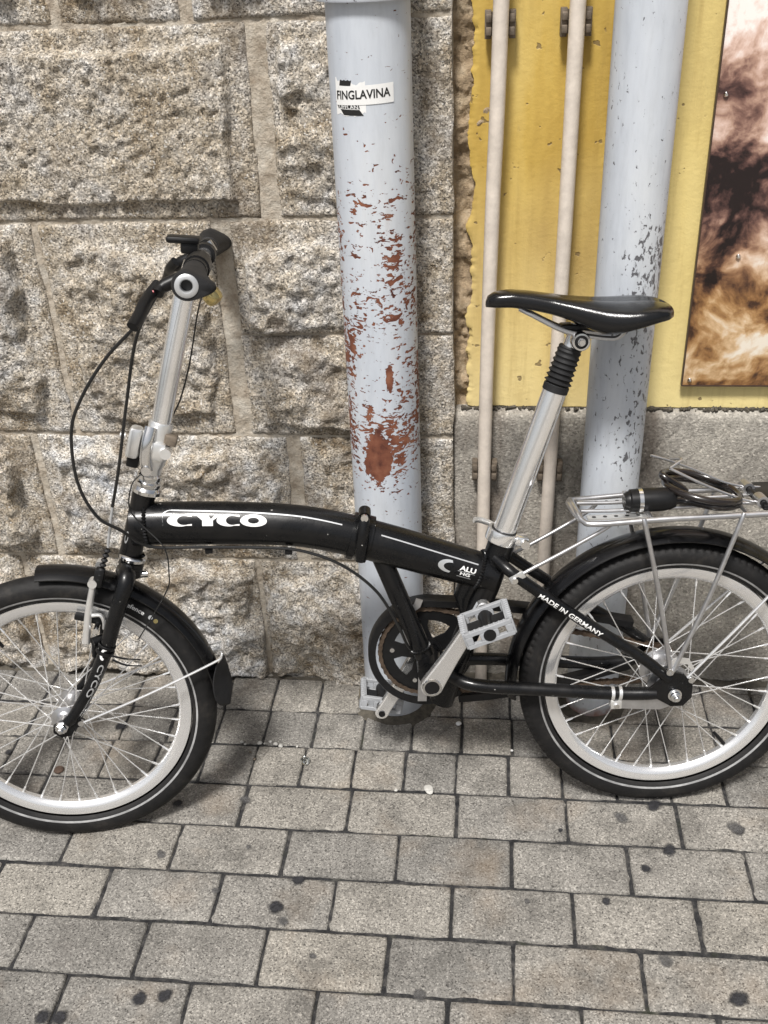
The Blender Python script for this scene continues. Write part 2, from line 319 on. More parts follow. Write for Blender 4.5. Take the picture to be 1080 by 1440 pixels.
# ------------------------------------------------------------------ mesh helpers
class MB:
    def __init__(s): s.v = []; s.f = []
    def add(s, V, F):
        k = len(s.v); s.v += [tuple(map(float, p)) for p in V]; s.f += [tuple(i + k for i in f) for f in F]; return s
    def box(s, c, size, rot=None, bev=0.0):
        hx, hy, hz = [d / 2 for d in size]
        bm = bmesh.new(); bmesh.ops.create_cube(bm, size=1.0)
        for v in bm.verts: v.co = Vector((v.co.x * size[0], v.co.y * size[1], v.co.z * size[2]))
        if bev: bmesh.ops.bevel(bm, geom=bm.edges[:] , offset=bev, segments=2, affect='EDGES', profile=.5)
        R = rot if rot is not None else Matrix.Identity(3)
        bm.verts.index_update()
        s.add([R @ v.co + Vector(c) for v in bm.verts], [[v.index for v in f.verts] for f in bm.faces]); bm.free(); return s
    def ring_loft(s, rings, caps=True, closed=False):
        n = len(rings[0]); V = [p for r in rings for p in r]; F = []
        m = len(rings)
        for i in range(m if closed else m - 1):
            a, b = i * n, ((i + 1) % m) * n
            for j in range(n): F.append((a + j, a + (j + 1) % n, b + (j + 1) % n, b + j))
        if caps and not closed: F.append(tuple(range(n))[::-1]); F.append(tuple((m - 1) * n + j for j in range(n)))
        return s.add(V, F)
    def tube(s, path, r, seg=12, caps=True, ry=None, side=(0, 1, 0), closed=False):
        P = [np.array(p, float) for p in path]; n = len(P)
        R = r if hasattr(r, '__len__') else [r] * n
        RY = (ry if hasattr(ry, '__len__') else [ry] * n) if ry is not None else R
        rings = []; up = None
        for i in range(n):
            if closed: t = P[(i + 1) % n] - P[i - 1]
            else: t = P[min(i + 1, n - 1)] - P[max(i - 1, 0)]
            t /= np.linalg.norm(t)
            if up is None:
                up = np.array(side, float); up -= up @ t * t
                if np.linalg.norm(up) < 1e-3: up = np.array([1., 0, 0]); up -= up @ t * t
            else: up = up - up @ t * t
            up /= np.linalg.norm(up); bi = np.cross(t, up)
            rings.append([P[i] + R[i] * math.cos(a) * bi + RY[i] * math.sin(a) * up for a in np.linspace(0, 2 * PI, seg, endpoint=False)])
        return s.ring_loft(rings, caps, closed)
    def lathe(s, prof, origin=(0, 0, 0), axis=(0, 0, 1), seg=32, a0=0.0, a1=2 * PI, closed_prof=False):
        # prof: (radius, height along axis); revolve about axis
        ax = np.array(axis, float); ax /= np.linalg.norm(ax)
        u = np.array([1., 0, 0]) if abs(ax[0]) < .9 else np.array([0, 1., 0]); u = u - u @ ax * ax; u /= np.linalg.norm(u); w = np.cross(ax, u)
        full = abs(a1 - a0 - 2 * PI) < 1e-6
        A = np.linspace(a0, a1, seg, endpoint=not full); o = np.array(origin, float); n = len(prof)
        V = [o + h * ax + r * (math.cos(a) * u + math.sin(a) * w) for a in A for r, h in prof]; F = []
        m = len(A)
        for i in range(m if full else m - 1):
            x, y = i * n, ((i + 1) % m) * n
            for j in range(n if closed_prof else n - 1): F.append((x + j, y + j, y + (j + 1) % n, x + (j + 1) % n))
        return s.add(V, F)
    def extrude_poly(s, outline, fn, t0, t1):
        n = len(outline); V = [fn(x, y, t0) for x, y in outline] + [fn(x, y, t1) for x, y in outline]
        F = [tuple(range(n))[::-1], tuple(range(n, 2 * n))] + [(i, (i + 1) % n, n + (i + 1) % n, n + i) for i in range(n)]
        return s.add(V, F)
    def sphere(s, c, r, seg=16, rings=10):
        prof = [(r * math.sin(PI * k / rings), -r * math.cos(PI * k / rings)) for k in range(rings + 1)]
        return s.lathe(prof, c, (0, 0, 1), seg)
    def mesh(s, name, mat, sharp=35, fix=True):
        me = bpy.data.meshes.new(name); me.from_pydata(s.v, [], s.f); me.update()
        if fix:
            bm = bmesh.new(); bm.from_mesh(me); bmesh.ops.remove_doubles(bm, verts=bm.verts, dist=1e-6); bmesh.ops.recalc_face_normals(bm, faces=bm.faces); bm.to_mesh(me); bm.free()
        me.materials.append(MAT[mat] if isinstance(mat, str) else mat)
        me.polygons.foreach_set('use_smooth', [True] * len(me.polygons))
        me.set_sharp_from_angle(angle=math.radians(sharp))
        return me
    def obj(s, name, mat, parent=None, **kw):
        return link(name, s.mesh(name, mat, **kw), parent)
def link(name, me, parent=None):
    o = bpy.data.objects.new(name, me); COL.objects.link(o)
    if parent is not None: o.parent = parent
    return o
def tag(o, label, cat, group=None):
    o['label'] = label; o['category'] = cat
    if group: o['group'] = group
    return o
def empty(name, loc=(0, 0, 0), parent=None):
    o = bpy.data.objects.new(name, None); COL.objects.link(o); o.location = loc; o.empty_display_size = .05
    if parent is not None: o.parent = parent
    return o
def grid_obj(name, X, Y, Z, mat, parent=None, sharp=60):
    nz, nx = X.shape
    me = bpy.data.meshes.new(name)
    V = np.stack([X, Y, Z], -1).reshape(-1, 3)
    i = np.arange(nz * nx).reshape(nz, nx)
    F = np.stack([i[:-1, :-1], i[:-1, 1:], i[1:, 1:], i[1:, :-1]], -1).reshape(-1, 4)
    me.from_pydata(V.tolist(), [], F.tolist()); me.materials.append(MAT[mat])
    me.polygons.foreach_set('use_smooth', [True] * len(me.polygons)); me.update()
    if sharp: me.set_sharp_from_angle(angle=math.radians(sharp))
    return link(name, me, parent)
def cr_path(pts, n=8):
    P = [np.array(p, float) for p in pts]; P = [2 * P[0] - P[1]] + P + [2 * P[-1] - P[-2]]; out = []
    for i in range(1, len(P) - 2):
        for k in range(n):
            t = k / n
            out.append(.5 * ((2 * P[i]) + (-P[i - 1] + P[i + 1]) * t + (2 * P[i - 1] - 5 * P[i] + 4 * P[i + 1] - P[i + 2]) * t * t + (-P[i - 1] + 3 * P[i] - 3 * P[i + 1] + P[i + 2]) * t ** 3))
    out.append(P[-2]); return out
def text_flat(body, bold=0.0):
    cu = bpy.data.curves.new('lettering', 'FONT'); cu.body = body; cu.size = 1.0; cu.resolution_u = 4; cu.offset = bold
    o = bpy.data.objects.new('lettering', cu); COL.objects.link(o); bpy.context.view_layer.update()
    me = bpy.data.meshes.new_from_object(o.evaluated_get(bpy.context.evaluated_depsgraph_get()))
    V = [v.co.copy() for v in me.vertices]; F = [tuple(p.vertices) for p in me.polygons]
    bpy.data.objects.remove(o); bpy.data.curves.remove(cu); bpy.data.meshes.remove(me)
    xs = [v.x for v in V]; ys = [v.y for v in V]; x0, x1, y0, y1 = min(xs), max(xs), min(ys), max(ys)
    return [((v.x - x0) / (x1 - x0), (v.y - y0) / (y1 - y0)) for v in V], F
def decal(name, V2, F, fn, mat, parent, cx=0, cy=6):
    # V2 in 0..1 square; cut into strips so that it follows the curved surface; fn maps to 3D
    bm = bmesh.new(); vs_ = [bm.verts.new((x, y, 0)) for x, y in V2]
    for f in F:
        try: bm.faces.new([vs_[i] for i in f])
        except ValueError: pass
    for k in range(1, cy): bmesh.ops.bisect_plane(bm, geom=bm.verts[:] + bm.edges[:] + bm.faces[:], plane_co=(0, k / cy, 0), plane_no=(0, 1, 0))
    for k in range(1, cx): bmesh.ops.bisect_plane(bm, geom=bm.verts[:] + bm.edges[:] + bm.faces[:], plane_co=(k / cx, 0, 0), plane_no=(1, 0, 0))
    for v in bm.verts: v.co = Vector(fn(v.co.x, v.co.y))
    me = bpy.data.meshes.new(name); bm.to_mesh(me); bm.free(); me.materials.append(MAT[mat]); return link(name, me, parent)
def arr(*a): return np.array(a, float)

# ------------------------------------------------------------------ ground and paving
PX, PY = .2, .105
gb = MB(); S = 120.0
gb.add([(-S, -S, -.011), (S, -S, -.011), (S, S, -.011), (-S, S, -.011)], [(0, 1, 2, 3)])
g = gb.obj('ground', 'ground'); g['kind'] = 'structure'
xs = np.linspace(-1.62, 1.32, 420); ys = np.linspace(-1.59, .10, 240); XX, YY = np.meshgrid(xs, ys)
paving = grid_obj('paving', XX, YY, -.0055 + .004 * fbm(XX * 30, YY * 30, 3, 4), 'bedding'); paving['kind'] = 'structure'
def paver_mesh(w, d, seed):
    # top slab with worn, wavy, chamfered edge
    n = 9; c = .0038; rg = random.Random(seed); mb = MB()
    def outline(ins, jit):
        pts = []
        for (ax, ay), (bx, by) in zip([(-1, -1), (1, -1), (1, 1), (-1, 1)], [(1, -1), (1, 1), (-1, 1), (-1, -1)]):
            for k in range(n):
                t = k / n; x = (ax + (bx - ax) * t) * (w / 2 - ins); y = (ay + (by - ay) * t) * (d / 2 - ins)
                j = rg.uniform(-jit, jit) - (rg.uniform(0, .003) if rg.random() < .05 else 0) * (1 if (bx - ax) + (by - ay) < 0 else -1) * (1 if jit > .00045 else 0)
                if k == 0: x -= ax * .0008; y -= ay * .0008
                pts.append((x + (j if abs(bx - ax) < .1 else 0), y + (j if abs(by - ay) < .1 else 0)))
        return pts
    rings = [[(x, y, -.02) for x, y in outline(0, .0004)], [(x, y, -c) for x, y in outline(0, .0005)], [(x, y, -.0008) for x, y in outline(c * .6, .0005)], [(x, y, 0) for x, y in outline(c * 1.5, .0005)]]
    mb.ring_loft(rings, caps=False); k = len(mb.v) - 4 * n; mb.f.append(tuple(range(k, k + 4 * n)))
    return mb.mesh('paver', 'paver', sharp=50)
SQ = [paver_mesh(.0955, .1005, 20 + i) for i in range(4)]
LG = [paver_mesh(.1945, .0995, 40 + i) for i in range(5)]
CUT = [paver_mesh(.0955, .022, 60 + i) for i in range(2)]
def put(me, x, y):
    o = link('paver', me, paving); o.location = (x + rnd.uniform(-.0012, .0012), y + rnd.uniform(-.001, .001), rnd.uniform(-.0022, .0010))
    o.rotation_euler = (rnd.gauss(0, .006), rnd.gauss(0, .005), rnd.gauss(0, .004) + rnd.choice((0, PI)))
for k in range(-14, 12):
    for j in range(3): put(rnd.choice(SQ), .1 * k + .05 + .004 * math.sin(j * 2.1), -PY * (j + .5))
    put(rnd.choice(CUT), .1 * k + .05, .0125)
for j in range(3, 14):
    off = .1 if j % 2 else 0.0
    for k in range(-7, 6): put(rnd.choice(LG), PX * k + off, -PY * (j + .5))
# pressed gum on the paving: old dark blobs
def blob(name, x, y, r, mat, seed, parent, z=.0006, h=.0012, ex=1.0):
    rg = random.Random(seed); n = 18; mb = MB(); ph = [rg.uniform(0, 6.28) for _ in range(4)]; rot = rg.uniform(0, PI)
    def rad(a): return r * (1 + .14 * math.sin(2 * a + ph[0]) + .10 * math.sin(3 * a + ph[1]) + .06 * math.sin(5 * a + ph[2]) + .04 * math.sin(8 * a + ph[3]))
    rings = []
    for f, hh in ((1.0, 0), (.9, h * .7), (.6, h), (.25, h * 1.05)):
        ring = []
        for i in range(n):
            a = 2 * PI * i / n; px, py = rad(a) * f * math.cos(a) * ex, rad(a) * f * math.sin(a)
            ring.append((px * math.cos(rot) - py * math.sin(rot), px * math.sin(rot) + py * math.cos(rot), hh))
        rings.append(ring)
    mb.ring_loft(rings, caps=False); mb.f.append(tuple(range(3 * n, 4 * n)))
    o = mb.obj(name, mat, parent, sharp=80); o.location = (x, y, z); return o
# pixel -> ground point (x, y), measured from the picture
def gp(u, v, z=0.0):
    d = (u - 540) / 1413.5 * r_ - (v - 720) / 1413.5 * u_ + f_
    c = arr(.0473, -1.6833, 1.4176); t = (z - c[2]) / d[2]; p = c + t * d; return p[0], p[1]
GUM = [(388, 1276, .0125, 0), (420, 1238, .010, 0), (196, 1405, .0115, 0), (231, 1401, .0105, 0), (60, 1431, .0115, 0), (84, 1432, .0115, 0), (1039, 1405, .0125, 0), (936, 1352, .010, 1),
       (908, 1222, .0085, 0), (941, 1196, .011, 0), (1035, 1165, .0135, 1), (1040, 1168, .009, 0), (873, 1150, .011, 1), (788, 1168, .0045, 0), (852, 1268, .007, 0), (227, 1202, .008, 1),
       (345, 1125, .009, 1), (250, 1130, .009, 0), (398, 1296, .008, 1), (920, 1133, .012, 0), (741, 1268, .005, 1), (350, 1191, .005, 1), (12, 1058, .007, 0), (170, 1022, .011, 0), (1080, 1030, .009, 1), (303, 1253, .006, 1), (590, 1400, .010, 1), (440, 1345, .005, 1)]
def m_gum(name, col, op):
    t = NT(name); v = t.gen(); x = t.xyz(v)
    r = t.math('SQRT', t.math('ADD', t.math('MULTIPLY', x[0], x[0]), t.math('MULTIPLY', x[1], x[1])))
    r = t.math('ADD', r, t.math('MULTIPLY', t.math('SUBTRACT', t.noise(1.3, 3, .6, vec=t.n('VectorMath', operation='ADD', Vector=v).outputs[0] if 0 else t.mapv(t.pos(), sc=(90, 90, 90))), .5), .75))
    al = t.ramp(r, [(.55, op), (.80, op * .35), (.95, 0)]); t.set(t.b.inputs['Alpha'], al)
    c = t.mix(1.0, col, t.ramp(t.noise(260, 4, .7), [(.3, .5), (.5, 1), (.7, 1.9)]), 'MULTIPLY')
    return t.done(c, .8, normal=t.bump(t.noise(240, 3, .6), .0015, .8), spec=.25)
MAT['gum'] = m_gum('old_gum_stain', (.026, .026, .029), .92); MAT['palegum'] = m_gum('pale_gum_stain', (.085, .083, .082), .75)
gm = MB(); gm.add([(0, 0, .03)] + [(math.cos(a) * k, math.sin(a) * k, .03 * (k < .9)) for k in (.6, 1.0) for a in np.linspace(0, 2 * PI, 24, endpoint=False)], [(0, 1 + i, 1 + (i + 1) % 24) for i in range(24)] + [(1 + i, 25 + i, 25 + (i + 1) % 24, 1 + (i + 1) % 24) for i in range(24)])
GME = [gm.mesh('gum_spot', 'gum', sharp=80), gm.mesh('gum_spot', 'palegum', sharp=80)]
for i, (u, v, r, k) in enumerate(GUM):
    x, y = gp(u, v); o = link('gum_spot', GME[k], paving); o.location = (x, y, .0016); o.scale = (r * 1.25 * rnd.uniform(1, 1.3), r * 1.2, r * .6); o.rotation_euler = (0, 0, rnd.uniform(0, 3))

# ------------------------------------------------------------------ granite wall
wall = tag(empty('stone_wall', (0, .05, 0)), 'rough granite block wall with tan mortar joints behind the bicycle', 'wall')
def W(o): o.location = (0, -.05, 0); return o          # mesh data are in world metres; undo the parent's offset
xs = np.linspace(-2.3, -.019, 560); zs = np.linspace(-.02, 2.25, 560); XX, ZZ = np.meshgrid(xs, zs)
YY = .0125 + .0035 * fbm(XX * 22, ZZ * 22, 11, 5) + .002 * fbm(XX * 120, ZZ * 120, 4, 3)
W(grid_obj('mortar', XX, YY, ZZ, 'mortar', wall))
def stone(x0, x1, z0, z1, seed, style='rock', ml=.03, mr=.03, mb_=.03, mt=.03, boss=.016, res=.0042, base=.0095, tilt=0.0):
    nx = max(8, int((x1 - x0) / res)); nz = max(8, int((z1 - z0) / res))
    u, v = np.meshgrid(np.linspace(0, 1, nx), np.linspace(0, 1, nz))
    X = x0 + u * (x1 - x0); Z = z0 + v * (z1 - z0)
    # uneven arrises
    X = X + (.004 * fbm(Z * 14, Z * 0 + seed, 1, 3)) * (1 - u) + (.004 * fbm(Z * 14, Z * 0 + seed + 9, 2, 3)) * u
    Z = Z + (.003 * fbm(X * 12, X * 0 + seed + 3, 5, 3)) * (1 - v) + (.003 * fbm(X * 12, X * 0 + seed + 5, 6, 3)) * v
    wob = .012 if style == 'pick' else .034
    f = 9 if style == 'pick' else 11
    wa, wb, wc, wd_ = [wob * fbm(X * f, Z * f, seed + k, 4) for k in range(4)]
    d = np.minimum(np.minimum(X - x0 - ml + wa, x1 - X - mr + wb), np.minimum(Z - z0 - mb_ + wc, z1 - Z - mt + wd_))
    e = .006 if style == 'pick' else .009
    b = sstep(-e * .2, e, d)
    fine = .0016 * fbm(X * 90, Z * 90, seed + 40, 4, .6)
    if style == 'pick':
        pits = np.minimum(0, vnoise(X * 92 + .3 * Z, Z * 80 - X * 30, seed + 6) + .08) * .015
        h = base + b * (boss + .007 * fbm(X * 7, Z * 7, seed + 8, 3) + pits + .004 * fbm(X * 38, Z * 38, seed + 12, 4, .6)) + fine
    else:
        rid = np.abs(fbm(X * 13 + seed, Z * 13, seed + 20, 5, .58)); lump = fbm(X * 5.5, Z * 5.5, seed + 22, 4, .5)
        h = base + b * (boss + .024 * lump + .020 * (.25 - rid) + .008 * fbm(X * 34, Z * 34, seed + 24, 4, .65)) + fine * 1.5
        h = np.maximum(h, base * .9 + fine * 1.5)
    edge = np.minimum(np.minimum(X - x0, x1 - X), np.minimum(Z - z0, z1 - Z))
    h = h - .004 * (1 - sstep(0, .005, edge))
    Y = .017 - h
    if tilt: Y = Y - tilt * (Z - z0)
    # skirt: push a border ring back into the mortar
    def pad(A, dx=0.0):
        return np.pad(A, 1, mode='edge')
    Xp, Yp, Zp = pad(X), pad(Y), pad(Z)
    for sl in ((0, slice(None)), (-1, slice(None)), (slice(None), 0), (slice(None), -1)): Yp[sl] = .035
    return W(grid_obj('stone', Xp, Yp, Zp, 'granite', wall, sharp=0))
A_, B_, C_, D_ = 1.2955, .991, .583, .30
g2 = .0032; rb = .0160
CX = -.0185                                           # outer corner of the stone wall
# course above the top of the picture
for i, (a, b) in enumerate([(-2.3, -1.72), (-1.72, -1.12), (-1.12, -.64), (-.64, -.429), (-.429, CX)]):
    stone(a + rb * .6, b - (rb * .6 if b < CX else 0), A_ + g2, 1.60, 300 + i * 31, res=.006 if b < -.7 else .0045, mr=.075 if b == CX else .03)
for i, (a, b) in enumerate([(-2.3, -1.5), (-1.5, -.9), (-.9, -.35), (-.35, CX)]):
    stone(a + rb * .6, b - (rb * .6 if b < CX else 0), 1.61, 2.2, 500 + i * 31, res=.009, mr=.075 if b == CX else .03)
# second course: the tooled block with a dressed margin
stone(-.975, -.325 - rb, B_ + g2, A_ - g2, 7, 'pick', ml=.04, mr=.034, mb_=.032, mt=.030, boss=.017, res=.0036)
stone(-.325 + rb, CX, B_ + g2, A_ - g2, 43, 'rock', ml=.012, mr=.078, mb_=.022, mt=.02, boss=.012, base=.0085)
stone(-1.62, -.99, B_ + g2, A_ - g2, 91, 'rock', res=.006); stone(-2.3, -1.635, B_ + g2, A_ - g2, 92, 'rock', res=.008)
# third course
stone(-.747 + .006, -.416 - rb, C_ + g2, B_ - g2, 121, 'rock', ml=.03, mr=.03, mb_=.03, mt=.035, boss=.014)
stone(-1.22, -.747 - .006, C_ + g2, B_ - g2, 137, 'rock', ml=.03, mr=.045, boss=.022, res=.005)
stone(-.416 + rb, CX, .785 + .003, B_ - g2, 151, 'rock', ml=.02, mr=.080, mb_=.015, mt=.045, boss=.014)
stone(-.416 + rb, CX, C_ + g2, .785 - .003, 163, 'rock', ml=.04, mr=.080, mb_=.02, mt=.02, boss=.015)
stone(-1.8, -1.235, C_ + g2, B_ - g2, 171, 'rock', res=.007); stone(-2.3, -1.815, C_ + g2, B_ - g2, 172, 'rock', res=.008)
# fourth course
stone(-.838 + .007, -.324 - rb * .9, D_ + g2, C_ - g2, 211, 'rock', ml=.035, mr=.03, mb_=.03, mt=.03, boss=.018)
stone(-1.35, -.838 - .007, D_ + g2, C_ - g2, 223, 'rock', ml=.03, mr=.04, boss=.02, res=.005)
stone(-.324 + rb * .9, CX, D_ + g2, C_ - g2, 229, 'rock', ml=.02, mr=.080, boss=.014)
stone(-2.3, -1.365, D_ + g2, C_ - g2, 233, 'rock', res=.008)
# foot course
stone(-.92, -.42 - .005, -.02, D_ - g2, 251, 'rock', ml=.03, mr=.01, mb_=.02, mt=.03, boss=.02)
stone(-.42 + .005, CX, -.02, D_ - g2, 263, 'rock', ml=.01, mr=.075, mb_=.02, mt=.03, boss=.022)
stone(-1.5, -.93, -.02, D_ - g2, 271, 'rock', res=.005); stone(-2.3, -1.51, -.02, D_ - g2, 277, 'rock', res=.008)
W(MB().box((-1.16, .24, 2.4), (2.283, .4, 4.84)).obj('wall_core', 'mortar', wall))

# ------------------------------------------------------------------ yellow wall, its recess and concrete plinth
yw = tag(empty('plaster_wall', (0, .06, 0)), 'yellow painted wall with a chipped left edge above concrete', 'wall')
def Yw(o): o.location = (0, -.06, 0); return o
zs = np.concatenate([np.linspace(.634, 1.5, 420), np.linspace(1.51, 2.25, 60)]); us = np.concatenate([np.linspace(0, .06, 24), np.linspace(.065, 1, 120)])
U, ZZ = np.meshgrid(us, zs)
jag = .0105 + .005 * (ZZ - .95) + .010 * fbm(ZZ * 26, ZZ * 0, 8, 5, .62) + .006 * np.minimum(0, vnoise(ZZ * 16, ZZ * 0 + 3, 5) + .15)
XX = jag + U * (2.3 - jag)
lowj = (.004 * fbm(XX * 30, XX * 0, 14, 4)); ZZ = np.where(np.arange(len(zs))[:, None] == 0, ZZ + lowj, ZZ)
YY = .040 + .0022 * fbm(XX * 3.5, ZZ * 2.5, 31, 3) + .006 * (1 - sstep(0, .006, XX - jag)) * (.5 + vnoise(ZZ * 40, XX * 40, 3))
Xp, Yp, Zp = [np.pad(a, ((1, 0), (1, 0)), mode='edge') for a in (XX, YY, ZZ)]; Yp[0, :] = .075; Yp[:, 0] = .075
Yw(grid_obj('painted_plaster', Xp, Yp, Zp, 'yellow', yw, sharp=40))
xs = np.linspace(-.03, .06, 60); zs = np.linspace(.60, 2.25, 500); XX, ZZ = np.meshgrid(xs, zs)
YY = .046 + .014 * fbm(XX * 26, ZZ * 26, 51, 5, .6) + .02 * np.minimum(0, -.25 - fbm(XX * 8, ZZ * 14, 57, 3)) * -1
Yw(grid_obj('crumbling_mortar', XX, YY, ZZ, 'recess', yw))
Yw(MB().box((1.15, .25, 2.4), (2.335, .3, 4.84)).obj('wall_core', 'mortar', yw))
pl = tag(empty('concrete_plinth', (0, .06, 0)), 'grey pebbly concrete plinth with a crack, under the yellow wall', 'plinth')
xs = np.linspace(-.017, 2.3, 500); vv = np.concatenate([[-.03], np.linspace(0, .612, 150), [.6185, .6235, .6275, .6300, .6315, .6320]]); XX, ZZ = np.meshgrid(xs, vv)
dep = np.concatenate([np.zeros(151), [.0008, .003, .007, .012, .02, .04]])[:, None]
crk = np.abs(XX - (.33 + (ZZ - .50) * .55 + .02 * fbm(ZZ * 20, ZZ * 0, 4, 4)))
YY = .024 + dep + .004 * fbm(XX * 9, ZZ * 9, 71, 5) - .0009 * 0 + .004 * (1 - sstep(.0005, .0035, crk)) * sstep(.46, .5, ZZ) + .012 * sstep(.10, 0, ZZ)
Yw2 = lambda o: (setattr(o, 'location', (0, -.06, 0)), o)[1]
Yw2(grid_obj('plinth_body', XX, YY, ZZ, 'concrete', pl, sharp=60))
# grime lying on the ledge under the paint
mb = MB()
for k in range(240):
    x = rnd.uniform(.0, .62) if rnd.random() < .5 else rnd.choice((rnd.gauss(.34, .02), rnd.gauss(.05, .05), rnd.gauss(.5, .08)))
    s_ = rnd.uniform(.0015, .005); c = (max(.0, x), .040 - rnd.uniform(0, .008), .632 + rnd.uniform(-.001, .002))
    R = Matrix.Rotation(rnd.uniform(0, 3), 3, (rnd.random(), rnd.random(), 1)); mb.box(c, (s_ * 2, s_, s_), R)
d = Yw2(mb.obj('grime', 'dirt', pl)); d['kind'] = 'stuff'
# soil and grit along the foot of the walls
xs = np.linspace(-1.6, 1.3, 600); tt = np.linspace(0, 1, 12); XX, T = np.meshgrid(xs, tt)
prof = .038 + .022 * fbm(XX * 14, XX * 0, 2, 4); back = np.where(XX < -.02, .02, .045)
YY = back - T * (prof + np.where(XX < -.02, .0, .012)); ZZ = -.006 + (1 - T) ** 1.5 * (.014 + .014 * fbm(XX * 30, T * 3, 6, 4)) + .002 * fbm(XX * 90, T * 8, 9, 3)
so = grid_obj('soil', XX, YY, ZZ, 'dirt'); so['kind'] = 'structure'

# ------------------------------------------------------------------ pipes
def pipe(name, x, y, r, z1, mat, label):
    root = tag(empty(name, (x, y, 0)), label, 'pipe')
    prof = [(r * .93, -.01), (r, -.01)] + [(r, z) for z in np.linspace(.0, z1, 60)]
    body = MB().lathe(prof, (0, 0, 0), (0, 0, 1), 72).obj('pipe_body', mat, root)
    return root
LPX, LPY, LPR = -.1385, -.060, .0625
lp = pipe('downpipe', LPX, LPY, LPR, 2.2, 'pipe_worn', 'pale grey downpipe with chipped paint showing rust and a sticker')
rp = pipe('downpipe', .2675, -.050, .0510, 2.2, 'pipe', 'pale grey downpipe with black scuffs behind the saddle')
MB().lathe([(LPR, 1.3235), (.0735, 1.3235), (.0745, 1.326), (.0745, 1.39), (.072, 1.395), (LPR, 1.395)], seg=72).obj('collar', 'pipe', lp)
for root, r in ((lp, LPR), (rp, .051)):              # grouted foot of each pipe
    n = 40; rings = []
    for f, h in ((1.0, .010), (1.08, .007), (1.22, .003), (1.38, -.003)):
        rings.append([((r * f + (.010 * (f - 1) / .38) * float(fbm(math.cos(a) * 2 + 9 * r, math.sin(a) * 2, 3, 3)) * 2) * math.cos(a), (r * f) * math.sin(a), h) for a in np.linspace(0, 2 * PI, n, endpoint=False)])
    MB().ring_loft(rings, caps=False).obj('grout', 'dirt', root)
# sticker on the worn pipe
def onpipe(a, z, d): return ((LPR + d) * math.sin(a), -(LPR + d) * math.cos(a), z)
def sheet(a0, a1, zlo, zhi, d, skew=0.0, edge=None, n=24):
    X = np.linspace(0, 1, n); V = []; F = []
    for i, t in enumerate(X):
        a = a0 + t * (a1 - a0); lo, hi = zlo(t), zhi(t)
        for k in range(4): V.append(onpipe(a + skew * (k / 3 - .5), lo + (hi - lo) * k / 3, d))
    for i in range(n - 1):
        for k in range(3): p = i * 4 + k; F.append((p, p + 4, p + 5, p + 1))
    return MB().add(V, F)
torn = lambda s, amp: (lambda t: amp * float(fbm(t * 9, s, s, 3)))
ta, tb = torn(3, .006), torn(5, .007)
old = sheet(-.86, -.02, lambda t: 1.1735 + ta(t) + .004 * (t > .9), lambda t: 1.2235 + tb(t) - .006 * t, .00025).obj('old_sticker', 'white', lp)
sheet(-.70, -.37, lambda t: 1.214, lambda t: 1.2215 + .0006 * math.sin(20 * t), .0005, skew=.03).obj('sticker_print', 'blackprint', old)
sheet(-.66, -.13, lambda t: 1.1735, lambda t: 1.1815, .0005, skew=-.10).obj('sticker_print', 'blackprint', old)
sheet(-.80, -.18, lambda t: 1.1825, lambda t: 1.1885, .00045, skew=-.03).obj('sticker_print', 'blackprint', old)
tv, tf = text_flat('UFFLAN', .01)
decal('sticker_lettering', tv, tf, lambda x, y: onpipe(-.74 + x * .54 - .02 * y, 1.1822 + y * .0058, .0007), 'white', old, cx=6, cy=1)
stk = sheet(-.84, .66, lambda t: 1.1868 + .0035 * t, lambda t: 1.2125 + .0050 * t, .0009).obj('sticker', 'white', lp)
tv, tf = text_flat('FINGLAVINA', .022)
decal('sticker_lettering', tv, tf, lambda x, y: onpipe(-.80 + x * 1.37, 1.1945 + .0042 * x + y * .0125, .0013), 'blackprint', stk, cx=24, cy=1)

def conduit(pts, label):
    root = tag(empty('conduit', (pts[0][0], pts[0][1], 0)), label, 'pipe', 'thin conduits on the yellow wall')
    mb = MB().tube([(x - pts[0][0], y - pts[0][1], z) for x, y, z in cr_path(pts, 6)], .0122, 20); mb.obj('pipe_body', 'conduit', root)
    for z in (1.278, .518):
        xc = np.interp(z, [p[2] for p in pts], [p[0] for p in pts]) - pts[0][0]; yb = .033 if z > 1 else .018
        c = MB()
        for sx in (-1, 1):
            c.box((xc + sx * .0185, yb - .010 - pts[0][1], z), (.010, .018, .040), bev=.001)
            for dz in (-.009, .009): c.box((xc + sx * .0175, yb - .021 - pts[0][1], z + dz), (.009, .006, .012), bev=.0015)
        c.box((xc, yb - .004 - pts[0][1], z), (.046, .006, .034)); c.obj('clip', 'clip', root)
    return root
conduit([(.0395, .000, -.01), (.0395, .000, .3), (.041, .000, .66), (.047, .000, 1.0), (.055, 0, 1.31), (.066, 0, 2.2)], 'thin cream conduit beside the crumbling mortar strip')
conduit([(.160, .000, -.01), (.160, .000, .3), (.163, .000, .6), (.1665, .000, 1.0), (.168, 0, 1.3), (.172, 0, 2.2)], 'thin cream conduit beside the scuffed downpipe')

# ------------------------------------------------------------------ food photo panel
pn = tag(empty('poster_panel', (.39, .03, .684)), 'printed panel with a close-up food photo screwed to yellow wall', 'poster')
MB().box((.45, -.002, .65), (.90, .005, 1.30), bev=.0004).obj('print', 'poster', pn)
ed = MB().box((-.0008, -.0025, .65), (.0022, .0085, 1.302)); ed.box((.45, -.0025, -.0008), (.90, .0085, .0022)); ed.obj('edge_trim', 'posteredge', pn)
for x, z in ((.012, .010), (.013, .485), (.066, .232), (.45, .010), (.45, .485)):
    MB().lathe([(0, .0050), (.0022, .0046), (.0042, .0024), (.0045, 0)], (x, -.0045, z), (0, -1, 0), 20).obj('screw', 'chrome', pn)

